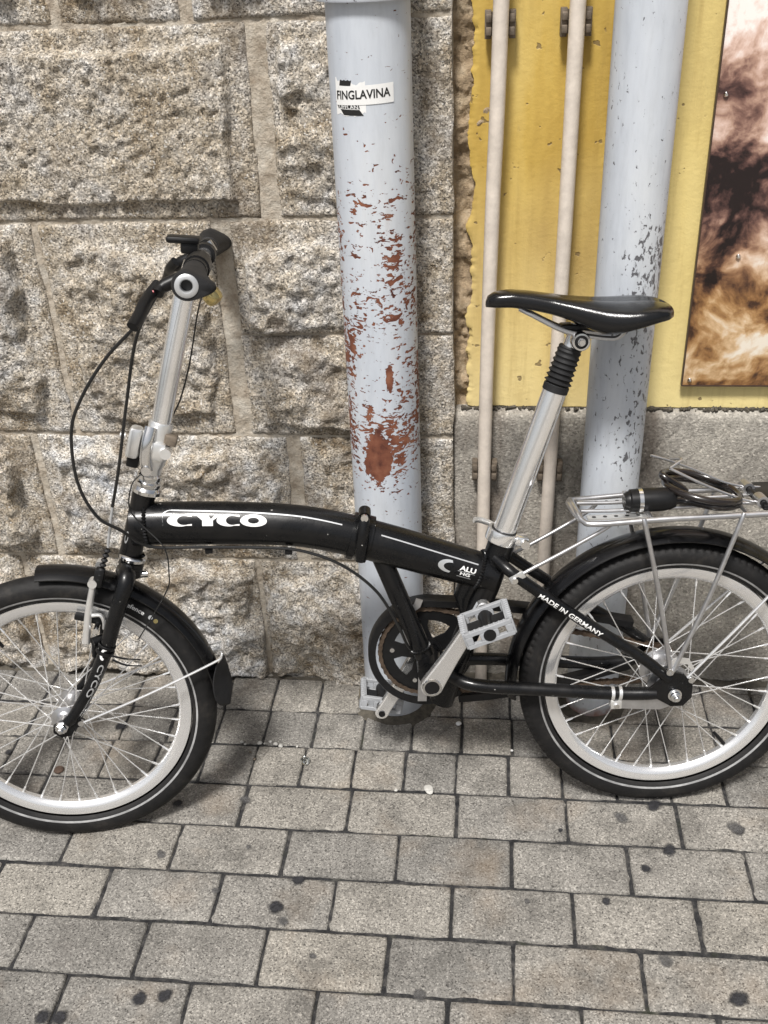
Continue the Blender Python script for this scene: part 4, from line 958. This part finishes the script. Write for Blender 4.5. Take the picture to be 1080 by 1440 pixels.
# thin silver bracket in front of the chainring
bk = MB()
def strip(pts, w0, th): 
    L_, R_ = [], []
    for i, (s, t, h) in enumerate(pts):
        a = np.array(pts[max(0, i - 1)][:2]); b = np.array(pts[min(len(pts) - 1, i + 1)][:2]); d = (b - a) / np.linalg.norm(b - a); L_.append((s - d[1] * h, t + d[0] * h)); R_.append((s + d[1] * h, t - d[0] * h))
    bk.extrude_poly(L_ + R_[::-1], lambda x, y, w: B(x, y, w), w0, w0 + th)
strip([(-.427, .213, .0080), (-.425, .250, .0080), (-.424, .288, .0078), (-.433, .305, .0035), (-.449, .331, .0025), (-.455, .366, .0025), (-.444, .390, .003), (-.430, .405, .006), (-.426, .416, .006)], -.0265, .003)
bk.obj('bracket', 'rack', bike)
# rear brake arm with its clamp on the near stay
MB().extrude_poly([(.008, .240), (-.004, .248), (-.03, .246), (-.095, .249), (-.108, .246), (-.110, .238), (-.100, .232), (-.05, .227), (-.022, .225), (.0, .232)], lambda x, y, t: B(x, y, t), .0555, .0585).obj('brake_arm', 'rack', bike)
cl = MB()
for ds in (-.0065, .0065): cl.lathe([(.0122, -.0028), (.0135, -.0028), (.0135, .0028), (.0122, .0028)], B(-.098 + ds, .2575, .052), B(1, -.1) - B(0, 0), 24, closed_prof=True)
cl.box(B(-.098, .240, .060), (.019, .004, .016), bev=.001); cl.obj('clamp', 'castalu', bike)
MB().tube([B(-.098, .239, .060), B(-.098, .239, .0655)], .0045, 12).obj('bolt', 'chrome', bike)
MB().tube([B(.0265, .285, .064), B(.0265, .285, .068)], .0055, 14).obj('bolt', 'chrome', bike)
MB().tube([B(-.012, .304, .064), B(-.012, .304, .071)], .0062, 14).obj('bolt', 'chrome', bike)
MB().extrude_poly([(-.016, .298), (-.006, .296), (.004, .318), (.018, .316), (.026, .302), (.030, .308), (.020, .326), (.0, .330), (-.012, .322)], lambda x, y, t: B(x, y, t), .0640, .0665).obj('bracket', 'castalu', bike)
# -- seat post and saddle
sp0, sp1 = arr(-.2855, .541), arr(-.2000, .792)
def SP(k): p = sp0 + (sp1 - sp0) * k; return B(*p)
MB().tube([SP(-.02), SP(1.0)], .0192, 36).obj('seat_post', 'alu', bike)
spa = SP(1) - SP(0); spl = np.linalg.norm(spa)
pr = []
for k in range(7): h = .0585 * k / 7; pr += [(.0178, h + .001), (.0225 - .0005 * k, h + .0042), (.0178, h + .0075)]
MB().lathe([(.0185, -.012), (.0205, -.011), (.0205, -.001)] + pr + [(.0185, .060), (.0175, .062), (.012, .062)], SP(1), spa, 32).obj('bellows', 'grip', bike, sharp=20)
MB().tube([SP(1 + .060 / spl), SP(1 + .098 / spl)], .0125, 24).obj('seat_post_head', 'alu', bike)
cl = MB().lathe([(.0228, -.012), (.0268, -.012), (.0272, -.010), (.0272, .006), (.0268, .008), (.0215, .008)], SP(0), spa, 36)
cl.box(B(-.2575, .531, .0), (.026, .030, .017), Matrix.Rotation(.33, 3, 'Y'), bev=.003); cl.obj('seat_clamp', 'alu', bike, sharp=40)
MB().lathe([(.0192, .006), (.0215, .006), (.0215, .0095), (.0192, .0095)], SP(0), spa, 36).obj('shim', 'plastic', bike)
MB().tube([B(-.2505, .5285, -.022), B(-.2505, .5285, .0225)], .0075, 18).obj('bolt', 'chrome', bike)
MB().tube(cr_path([B(-.260, .530, -.022), B(-.285, .540, -.036), B(-.318, .5545, -.034), B(-.330, .558, -.028)], 5), [.004] * 8 + [.0055] * 8, 12, ry=.003).obj('clamp_lever', 'castalu', bike)
# saddle
SS = [(-.3115, .006, .926, .008), (-.308, .0135, .934, .016), (-.298, .0195, .940, .023), (-.275, .0235, .9425, .026), (-.245, .0260, .9390, .027), (-.215, .0300, .9335, .029), (-.185, .0390, .9285, .034), (-.160, .0500, .9250, .043), (-.137, .0610, .9225, .049), (-.112, .0690, .9210, .045), (-.085, .0725, .9205, .037), (-.062, .0700, .9200, .030), (-.046, .0630, .9170, .024), (-.037, .0500, .9140, .018), (-.0325, .0300, .9100, .011)]
sa_ = np.array(SS); ss = np.linspace(0, len(SS) - 1, 56); rings = []
for q in ss:
    s, hw_, tp, dep = [float(np.interp(q, range(len(SS)), sa_[:, k])) for k in range(4)]
    ring = []
    K = 40
    for j in range(K):
        a = 2 * PI * j / K; ca, sa = math.cos(a), math.sin(a)
        w = hw_ * math.copysign(abs(sa) ** .72, sa)
        if ca >= 0: t = tp - dep * .62 * (1 - abs(ca) ** .62) 
        else: t = tp - dep * .62 - dep * .38 * abs(ca) ** .55
        # sag of the middle, slight channel towards the wings
        t -= .0035 * math.exp(-(w / .012) ** 2) * (1 if -.20 < s < -.04 else 0) * (ca > 0)
        ring.append(B(s, t, w))
    rings.append(ring)
MB().ring_loft(rings).obj('saddle', 'leather', bike, sharp=80)
for sg in (1, -1):
    MB().tube(cr_path([B(-.262, .915, sg * .012), B(-.243, .905, sg * .016), B(-.198, .881, sg * .021), B(-.165, .872, sg * .021), B(-.130, .866, sg * .022), B(-.112, .868, sg * .026), B(-.098, .888, sg * .030)], 5), .0036, 10).obj('saddle_rail', 'rack', bike)
    MB().lathe([(0, .008), (.006, .008), (.0065, .006), (.0130, .0055), (.0145, .003), (.0145, -.012)], B(-.1705, .864, sg * .028), (0, -sg, 0), 24).obj('saddle_clamp', 'chrome', bike)
    MB().lathe([(.0, .0112), (.0048, .0112), (.0055, .0095), (.0055, .007)], B(-.1705, .864, sg * .028), (0, -sg, 0), 6).obj('bolt', 'chrome', bike, sharp=20)
MB().tube([B(-.1705, .864, -.034), B(-.1705, .864, .034)], .0105, 20).obj('saddle_clamp', 'plastic', bike)
MB().box(B(-.172, .882, 0), (.05, .030, .010), bev=.003).obj('saddle_base', 'plastic', bike)
# -- rear rack
rk = empty('rack', parent=bike)
def rt(name, pts, r=.0050, mat='rack', n=5, seg=12): return MB().tube(cr_path(pts, n), r, seg).obj(name, mat, rk)
for sg in (1, -1): rt('rail', [B(.285, .584, sg * .058), B(.13, .580, sg * .060), B(-.03, .579, sg * .060), B(-.140, .575, sg * .058), B(-.162, .577, sg * .048), B(-.168, .585, sg * .030), B(-.170, .588, 0)], .0048)
rt('crossbar', [B(.285, .584, .058), B(.292, .585, 0), B(.285, .584, -.058)], .0048)
rt('crossbar', [B(-.166, .577, .046), B(-.174, .584, .02), B(-.176, .588, 0), B(-.174, .584, -.02), B(-.166, .577, -.046)], .0040)
for s in (-.055, .10, .20): rt('crossbar', [B(s, .580, .060), B(s, .581, 0), B(s, .580, -.060)], .0038)
for w in (.018, -.018): rt('rail', [B(-.160, .583, w), B(-.055, .581, w), B(.285, .586, w)], .0032)
pt = MB().box(B(-.105, .5765, .034), (.095, .018, .0025)); pt.box(B(-.105, .5765, -.034), (.095, .018, .0025)); pt.obj('perforated_strip', 'castalu', rk)
for k in range(5):
    for w in (.034, -.034): MB().tube([B(-.142 + k * .018, .5774, w), B(-.142 + k * .018, .5782, w)], .0034, 10).obj('slot', 'plastic', rk)
for sg in (1, -1):
    rt('leg', [B(-.068, .578, sg * .060), B(-.066, .570, sg * .065), B(-.040, .46, sg * .066), B(-.014, .325, sg * .066), B(-.011, .300, sg * .0675)], .0042)
    rt('leg', [B(.090, .579, sg * .060), B(.086, .570, sg * .065), B(.045, .44, sg * .066), B(.004, .330, sg * .066), B(-.006, .305, sg * .0675)], .0040)
    rt('strut', [B(-.266, .484, sg * .047), B(-.250, .492, sg * .044), B(-.19, .524, sg * .044), B(-.135, .556, sg * .046), B(-.115, .572, sg * .050)], .0033)
    MB().box(B(-.268, .484, sg * .050), (.026, .003, .013), Matrix.Rotation(-.5, 3, 'Y'), bev=.001).obj('strut_end', 'castalu', rk)
    MB().tube([B(-.272, .480, sg * .050), B(-.272, .480, sg * .056)], .0048, 12).obj('bolt', 'chrome', rk)
# sprung clip
rt('spring_arm', [B(.150, .592, .030), B(.113, .591, .030), B(.045, .618, .029), B(-.021, .652, .026)], .0024, 'rack')
rt('spring_arm', [B(.150, .592, -.030), B(.100, .600, -.030), B(.035, .630, -.028), B(-.010, .650, -.022), B(-.040, .661, -.018)], .0022, 'rack')
rt('spring_arm', [B(-.021, .652, .026), B(.002, .660, .008), B(-.008, .655, -.014)], .0024, 'rack')
for sg in (1, -1): MB().lathe([(.0055, -.012), (.0100, -.012), (.0100, .012), (.0055, .012)], B(.128, .593, sg * .032), (0, 1, 0), 20, closed_prof=True).obj('spring_coil', 'rack', rk)
MB().tube([B(.128, .593, -.05), B(.128, .593, .05)], .0045, 10).obj('pivot', 'plastic', rk)
MB().box(B(.150, .588, 0), (.05, .11, .010), bev=.003).obj('clip_plate', 'plastic', rk)
# -- handlebar
HS, HTT = .3205, 1.0055
MB().tube([F(HS, HTT, -.260), F(HS, HTT, .260)], .0118, 24).obj('handlebar', 'alu', bike)
MB().tube([F(TOPF[0] + .004, TOPF[1], -.020), F(TOPF[0] + .006, TOPF[1] + .002, .020)], .0180, 24).obj('handlebar_clamp', 'plastic', bike)
def grip(sg):
    rings = []; big = 1.0 if sg > 0 else 1.3
    for w, r, ex_, dz in ((.150, .0135, 0, 0), (.152, .0165, 0, 0), (.165, .0168, .001, 0), (.21, .0172, .005, -.001), (.245, .0180, .012, -.003), (.262, .0195, .016, -.004), (.272, .0195, .017, -.005), (.2765, .0180, .014, -.004), (.2770, .0130, 0, 0)):
        r *= big if w > .2 else 1; rings.append([F(HS + r * math.cos(a) + ex_ * max(0, math.cos(a)) ** 2, HTT + r * math.sin(a) * (1 - .25 * (ex_ / .017) * max(0, math.cos(a))) + dz * max(0, math.cos(a)), sg * w) for a in np.linspace(0, 2 * PI, 36, endpoint=False)])
    g_ = MB().ring_loft(rings, caps=False).obj('grip', 'grip', bike, sharp=50)
    MB().lathe([(.0075, .266), (.0078, .278), (.0090, .2795), (.0125, .2795), (.0150, .278), (.0152, .2755)], F(HS, HTT, 0), (F(0, 0, sg) - F(0, 0, 0)), 32).obj('end_ring', 'silver', g_)
    MB().tube([F(HS, HTT, sg * .2640), F(HS, HTT, sg * .2668)], .0082, 24).obj('end_hole', 'blackprint', g_)
grip(1); grip(-1)
for sg in (1, -1):                                     # brake levers
    br = MB().tube([F(HS, HTT, sg * .118), F(HS, HTT, sg * .138)], .0165, 20)
    br.tube(cr_path([F(.308, 1.000, sg * .128), F(.292, .994, sg * .128), F(.272, .986, sg * .132), F(.266, .979, sg * .140)], 4), [.0095] * 8 + [.0085] * 5, 14); br.obj('lever_body', 'plastic', bike)
    bl = cr_path([F(.268, .990, sg * .124), F(.256, .978, sg * .142), F(.250, .970, sg * .165), F(.245, .960, sg * .182), F(.240, .952, sg * .200), F(.237, .948, sg * .210)], 5)
    MB().tube(bl, [.0085] * len(bl), 14, ry=.0055).obj('brake_lever', 'plastic', bike)
MB().tube([F(HS, HTT, .024), F(HS, HTT, .06), F(HS, HTT, .064), F(HS, HTT, .116)], [.0150, .0150, .0190, .0190], 24).obj('shifter', 'plastic', bike)
MB().tube([F(.262, .981, .139), F(.254, .981, .139)], .004, 10).obj('adjuster', 'red', bike)
bx = MB().box(F(.298, 1.037, .012), (.050, .036, .0105), RF, bev=.0048); bx.box(F(.306, 1.026, .012), (.026, .026, .020), RF, bev=.004); bx.obj('shifter_pod', 'plastic', bike)
MB().tube([F(HS, HTT, -.075), F(HS, HTT, -.045)], .0175, 20).obj('shifter_clamp', 'plastic', bike)
MB().tube([F(.322, 1.020, -.090), F(.330, 1.004, -.090)], .010, 16).obj('bolt', 'chrome', bike)
be = MB().lathe([(0, .020), (.006, .0198), (.0115, .0175), (.0140, .0125), (.0146, .004), (.0138, 0), (0, 0)], F(.328, .960, .030), F(.55, -.75, .25) - F(0, 0, 0), 28); be.obj('bell', 'brass', bike)
MB().box(F(.316, .981, .034), (.014, .016, .030), Rl, bev=.003).obj('bell_mount', 'plastic', bike)
# -- cables
def cable(pts, r, mat='cable', n=8): return MB().tube(cr_path(pts, n), r, 10).obj('cable', mat, bike)
cable([F(.266, .984, .130), F(.232, .938, .105), F(.173, .884, .085), F(.128, .827, .078), F(.104, .775, .075), F(.100, .697, .075), F(.119, .636, .070), F(.150, .604, .058)] + [B(-.862, .563, .034), B(-.783, .556, .030), B(-.70, .550, .027), B(-.623, .541, .027), B(-.554, .512, .030), B(-.499, .461, .030), B(-.466, .395, .026), B(-.449, .345, .012), B(-.43, .318, -.01)], .0026)
cable([F(.268, .982, .134), F(.219, .909, .070), F(.186, .803, .052), F(.160, .705, .048), F(.140, .640, .045)], .0026)
MB().tube(cr_path([F(.140, .640, .045), F(.126, .588, .042), F(.122, .570, .040)], 4), .0023, 8).obj('noodle', 'silver', bike)
bt = MB(); 
for k in range(7): bt.lathe([(.0035, 0), (.0058, .003), (.0035, .006)], F(.121 - .0035 * k, .567 - .008 * k, .040), F(-.4, -.92) - F(0, 0), 12)
bt.obj('cable_boot', 'grip', bike)
MB().box(F(.099, .518, .037), (.016, .016, .034), Rl, bev=.004).obj('cable_boot', 'plastic', bike)
cable([F(.318, .960, .010), F(.300, .918, -.050), F(.285, .865, -.055), F(.274, .828, -.050), F(.255, .780, -.045), F(.232, .745, -.030)], .0014)
cable([F(.190, .684, .020), F(.172, .668, .026), F(.163, .630, .030), F(.180, .600, .034), F(.212, .565, .052), F(.214, .52, .055), F(.206, .49, .052), F(.170, .435, .045), F(.148, .405, .050)], .0011)
for s in (-.77, -.64): MB().box(B(s, mcen(s) - mrad(s) - .004, .020), (.012, .010, .008), bev=.001).obj('cable_clip', 'plastic', bike)
MB().lathe([(.0140, -.003), (.0155, -.003), (.0155, .003), (.0140, .003)], F(.0925, .392, .053), F(-.45, -.9) - F(0, 0), 20, closed_prof=True).obj('cable_tie', 'plastic', bike)
for dt in (0, -.012): MB().tube(cr_path([F(.104, .388 + dt * .6, .066), F(.125, .381 + dt, .067), F(.150, .376 + dt, .066)], 4), [.0018] * 5 + [.0012] * 4, 8).obj('cable_tie', 'plastic', bike)
MB().lathe([(.0136, -.0), (.0148, .001), (.0148, .004), (.0136, .005)], F(.098, .404, .053), F(-.4, -.9) - F(0, 0), 20).obj('cable_tie', 'plastic', bike)
# -- frame lettering
def letters_cyco():
    V, Fc = [], []
    def add(v, f):
        k = len(V); V.extend(v); Fc.extend([tuple(i + k for i in q) for q in f])
    n = 22
    def cee(x0, w):
        A = np.linspace(math.radians(48), math.radians(312), n)
        out = [(x0 + w * (.5 + .5 * math.cos(a) * (1.12 if math.cos(a) < 0 else .9)), .5 + .5 * math.sin(a)) for a in A]
        inn = [(x0 + w * (.66 + .30 * math.cos(a)), .5 + .37 * math.sin(a)) for a in A]
        out[0] = (x0 + w * .98, .93); out[-1] = (x0 + w * .98, .07); inn[0] = (x0 + w * .98, .80); inn[-1] = (x0 + w * .98, .22)
        add(out + inn, [(i, i + 1, n + i + 1, n + i) for i in range(n - 1)])
    cee(.0, .245); cee(.505, .225)
    y = [(.275, 1), (.41, 1), (.425, .86), (.455, .58), (.50, .86), (.485, 1), (.535, 1), (.47, .46), (.47, .03), (.345, .03), (.355, .46)]
    add([(.275, .97), (.40, .97), (.435, .60), (.455, .52), (.455, .03), (.345, .03), (.345, .50)], [(0, 1, 2, 6), (6, 2, 3, 4, 5)])
    add([(.485, .97), (.545, .97), (.455, .50), (.425, .55)], [(0, 1, 2, 3)])
    m = 40; A = np.linspace(0, 2 * PI, m, endpoint=False)
    add([(.865 + .135 * math.cos(a), .5 + .5 * math.sin(a)) for a in A] + [(.865 + .056 * math.cos(a), .52 + .24 * math.sin(a)) for a in A], [(i, (i + 1) % m, m + (i + 1) % m, m + i) for i in range(m)])
    return V, Fc
V_, F_ = letters_cyco()
decal('frame_lettering', V_, F_, lambda x, y: on_tube(-.829 + x * .157, .0065 + y * .0185), 'white', frame_o, cx=8, cy=6)
def line(pts, hw_, name='pinstripe'):
    V, Fc = [], []
    for s, dz in pts: V += [on_tube(s, dz - hw_, .0007), on_tube(s, dz + hw_, .0007)]
    for i in range(len(pts) - 1): Fc.append((2 * i, 2 * i + 1, 2 * i + 3, 2 * i + 2))
    MB().add(V, Fc).obj(name, 'silver', frame_o)
line([(-.838 + .0005 * math.sin(k), .008 + k * .0022) for k in range(8)], .0006)
for k in range(1):
    cs = [(-.838 + .013 * (1 - math.cos(a)), .0235 + .0065 * math.sin(a)) for a in np.linspace(0, PI / 2, 8)]
    V, Fc = [], []
    for i, (s, dz) in enumerate(cs):
        a = np.linspace(0, PI / 2, 8)[i]; V += [on_tube(s + .0008 * math.cos(a), dz - .0006 * math.sin(a), .0007), on_tube(s - .0008 * math.cos(a), dz + .0006 * math.sin(a), .0007)]
    MB().add(V, [(2 * i, 2 * i + 1, 2 * i + 3, 2 * i + 2) for i in range(7)]).obj('pinstripe', 'silver', frame_o)
line([(s, .0300 - .006 * (s + .825) / .27) for s in np.linspace(-.825, -.556, 30)], .00085)
line([(s, .0225 - .004 * (s + .494) / .16) for s in np.linspace(-.494, -.335, 20)], .0009)
decal('frame_lettering', cres, CF, lambda x, y: on_tube(-.397 + x * .036, -.007 + y * .022, .0008), 'silver', frame_o, cy=5)
for word, s0, wd2, z0, h in (('ALU', -.362, .026, .003, .0082), ('HG', -.359, .016, -.0052, .0058), ('made to last', -.364, .024, -.0092, .0022)):
    if word == 'made to last': continue
    tv, tf = text_flat(word, .03); decal('frame_lettering', tv, tf, lambda x, y, s0=s0, wd2=wd2, z0=z0, h=h: on_tube(s0 + x * wd2, z0 + y * h, .0008), 'white', frame_o, cx=2, cy=3)
line([(s, .0012) for s in np.linspace(-.364, -.336, 6)], .0004); line([(s, -.0082) for s in np.linspace(-.363, -.340, 6)], .0005)
tv, tf = text_flat('MADE IN GERMANY', .02)
stp = [(-.229, .452, .045), (-.144, .388, .048), (-.057, .326, .053)]
def on_stay(x, y):
    s = -.232 + .106 * x; t = float(np.interp(s, [p[0] for p in stp], [p[1] for p in stp])); w = float(np.interp(s, [p[0] for p in stp], [p[2] for p in stp]))
    o = -.0012 + (y - .5) * .0085; k = o / .0098; return B(s + o * .6, t + o * .8, w + .0098 * math.sqrt(max(.02, 1 - k * k)) + .0006)
decal('frame_lettering', tv, tf, on_stay, 'white', frame_o, cx=10, cy=4)
def on_head(x, y):
    d = .030 + x * .05; o = -.0135 + y * .006; k = o / .0185; return B(HB[0] + hd[0] * d + hd[1] * o, HB[1] + hd[1] * d - hd[0] * o, .0185 * math.sqrt(1 - k * k) + .0006)
tv, tf = text_flat('o -', .0); decal('frame_lettering', tv, tf, on_head, 'silver', frame_o, cx=2, cy=2)

# ------------------------------------------------------------------ cable lock lying on the rack
lk = empty('cable_lock'); lk.matrix_world = bike.matrix_world @ Matrix.Translation(Vector(B(-.045, .598, .020)))
tag(lk, 'coiled black cable lock with silver band clipped on the rear rack', 'bike lock')
lb = MB().lathe([(0, -.040), (.014, -.0395), (.0185, -.036), (.0190, -.028), (.0198, .0), (.0192, .018), (.0170, .030), (.0140, .037), (.0, .038)], (0, 0, 0), (1, 0, .0), 28).obj('lock_body', 'plastic', lk)
MB().lathe([(.0192, -.024), (.0203, -.024), (.0203, -.0175), (.0192, -.0175)], (0, 0, 0), (1, 0, 0), 32, closed_prof=True).obj('band', 'chrome', lk)
MB().lathe([(0, 0), (.012, 0), (.0155, .006), (.0160, .010)], (-.046, 0, 0), (1, 0, 0), 24).obj('lock_end', 'plastic', lk)
pts = [(.030, .0, -.004), (.06, -.002, -.006)]
for k in range(0, 41):
    a = -PI / 2 + k / 40 * 2 * PI * 1.75 ; r = .063 + .004 * math.sin(a * 1.7)
    pts.append((.088 + r * math.cos(a), -.006 + .030 + r * .92 * math.sin(a) , -.004 + .018 * (k / 40) - .014 * math.cos(a)))
pts += [(.060, .020, .004), (.030, .006, .006)]
MB().tube(cr_path(pts, 5), .0062, 12).obj('cable', 'lockcable', lk)

# ------------------------------------------------------------------ small things lying on the paving
def lump(name, u, v, r, mat, label, cat, seed, flat=.6, group=None):
    x, y = gp(u, v); bm = bmesh.new(); bmesh.ops.create_icosphere(bm, subdivisions=3 if mat != 'glass' else 1, radius=r)
    rg = random.Random(seed); off = [rg.uniform(0, 9) for _ in range(3)]
    for q in bm.verts:
        k = 1 + .5 * float(fbm(q.co.x / r * .9 + off[0], q.co.y / r * .9 + q.co.z / r + off[1], seed, 3)); q.co = q.co * k; q.co.z = q.co.z * flat
    zmin = min(q.co.z for q in bm.verts)
    for q in bm.verts: q.co.z -= zmin
    me = bpy.data.meshes.new(name); bm.to_mesh(me); bm.free(); me.materials.append(MAT[mat])
    if mat != 'glass': me.polygons.foreach_set('use_smooth', [True] * len(me.polygons))
    o = link(name, me); o.location = (x, y, -.0005); o.rotation_euler = (0, 0, rg.uniform(0, 6)); return tag(o, label, cat, group)
lump('pebble', 645, 1019, .0052, 'white', 'small white pebble on the paving beside the pipe foot', 'pebble', 3)
lump('glass_chunk', 430, 1074, .0095, 'glass', 'clear broken glass chunk on a paver joint', 'glass', 5, .8)
lump('pebble', 603, 1112, .0100, 'stone', 'round flat grey pebble on the long joint between paver sizes', 'pebble', 7, .35)
lump('pebble', 557, 1112, .0032, 'stone', 'tiny grey pebble next to the round flat pebble', 'pebble', 9)
lump('pebble', 720, 1056, .0026, 'white', 'tiny white grit pebble near the rear tyre', 'pebble', 11)
for i, (u, v) in enumerate([(352, 1058), (358, 1068), (365, 1046), (372, 1046), (380, 1044), (388, 1047), (345, 1047), (340, 1044), (395, 1050), (418, 1050)]):
    lump('grit', u, v, .0024 + .001 * (i % 3), 'stone' if i > 1 else 'clip', ('small grit stone in the crumbs between square pavers' if i > 1 else 'dark grit stone beside the crumbs between square pavers'), 'grit', 20 + i, .6, 'grit crumbs between the square pavers')
def leaf(u, v, ln_, rot, label, seed):
    x, y = gp(u, v); V, Fc = [], []; n = 9
    for i in range(n):
        t = i / (n - 1); hw_ = .32 * ln_ * math.sin(PI * min(1, t * 1.02)) ** .8 * (1 - .25 * t) + .0004
        for k in (-1, -.4, 0, .4, 1): V.append(((t - .5) * ln_, k * hw_, .004 + .35 * ln_ * (.25 - (t - .5) ** 2) * .5 + .25 * hw_ * k * k + .0012 * float(vnoise(t * 7, k * 3 + seed, seed))))
    for i in range(n - 1):
        for k in range(4): p = i * 5 + k; Fc.append((p, p + 1, p + 6, p + 5))
    root = empty('dry_leaf', (x, y, 0)); root.rotation_euler = (.1, .05, rot); b = MB().add(V, Fc).obj('blade', 'leaf', root, sharp=80)
    m = b.modifiers.new('thickness', 'SOLIDIFY'); m.thickness = .0004
    MB().tube([(.5 * ln_, 0, .004), (.75 * ln_, .002, .003), (.95 * ln_, .0, .001)], .0006, 6).obj('stalk', 'leaf', root)
    return tag(root, label, 'leaf')
leaf(24, 928, .045, 2.4, 'dry brown leaf at the wall foot behind the front wheel', 3)
leaf(885, 950, .040, .4, 'curled brown leaf between the scuffed downpipe and rear hub', 6)
cap = empty('bottle_cap'); cx_, cy_ = gp(83, 1083); cap.location = (cx_, cy_, 0); cap.scale = (.66, .66, .66); tag(cap, 'rusty bottle cap on the paving behind the front wheel', 'bottle cap')
pr = []; mb = MB(); n = 42; rings = []
for r, z, amp in ((.0150, .0005, .0009), (.0146, .0025, .0007), (.0132, .0052, 0), (.0120, .0060, 0), (.004, .0062, 0)): rings.append([((r + amp * math.cos(21 * a)) * math.cos(a), (r + amp * math.cos(21 * a)) * math.sin(a), z) for a in np.linspace(0, 2 * PI, n, endpoint=False)])
mb.ring_loft(rings, caps=False); mb.f.append(tuple(range(4 * n, 5 * n))); mb.obj('cap_shell', 'rust', cap)
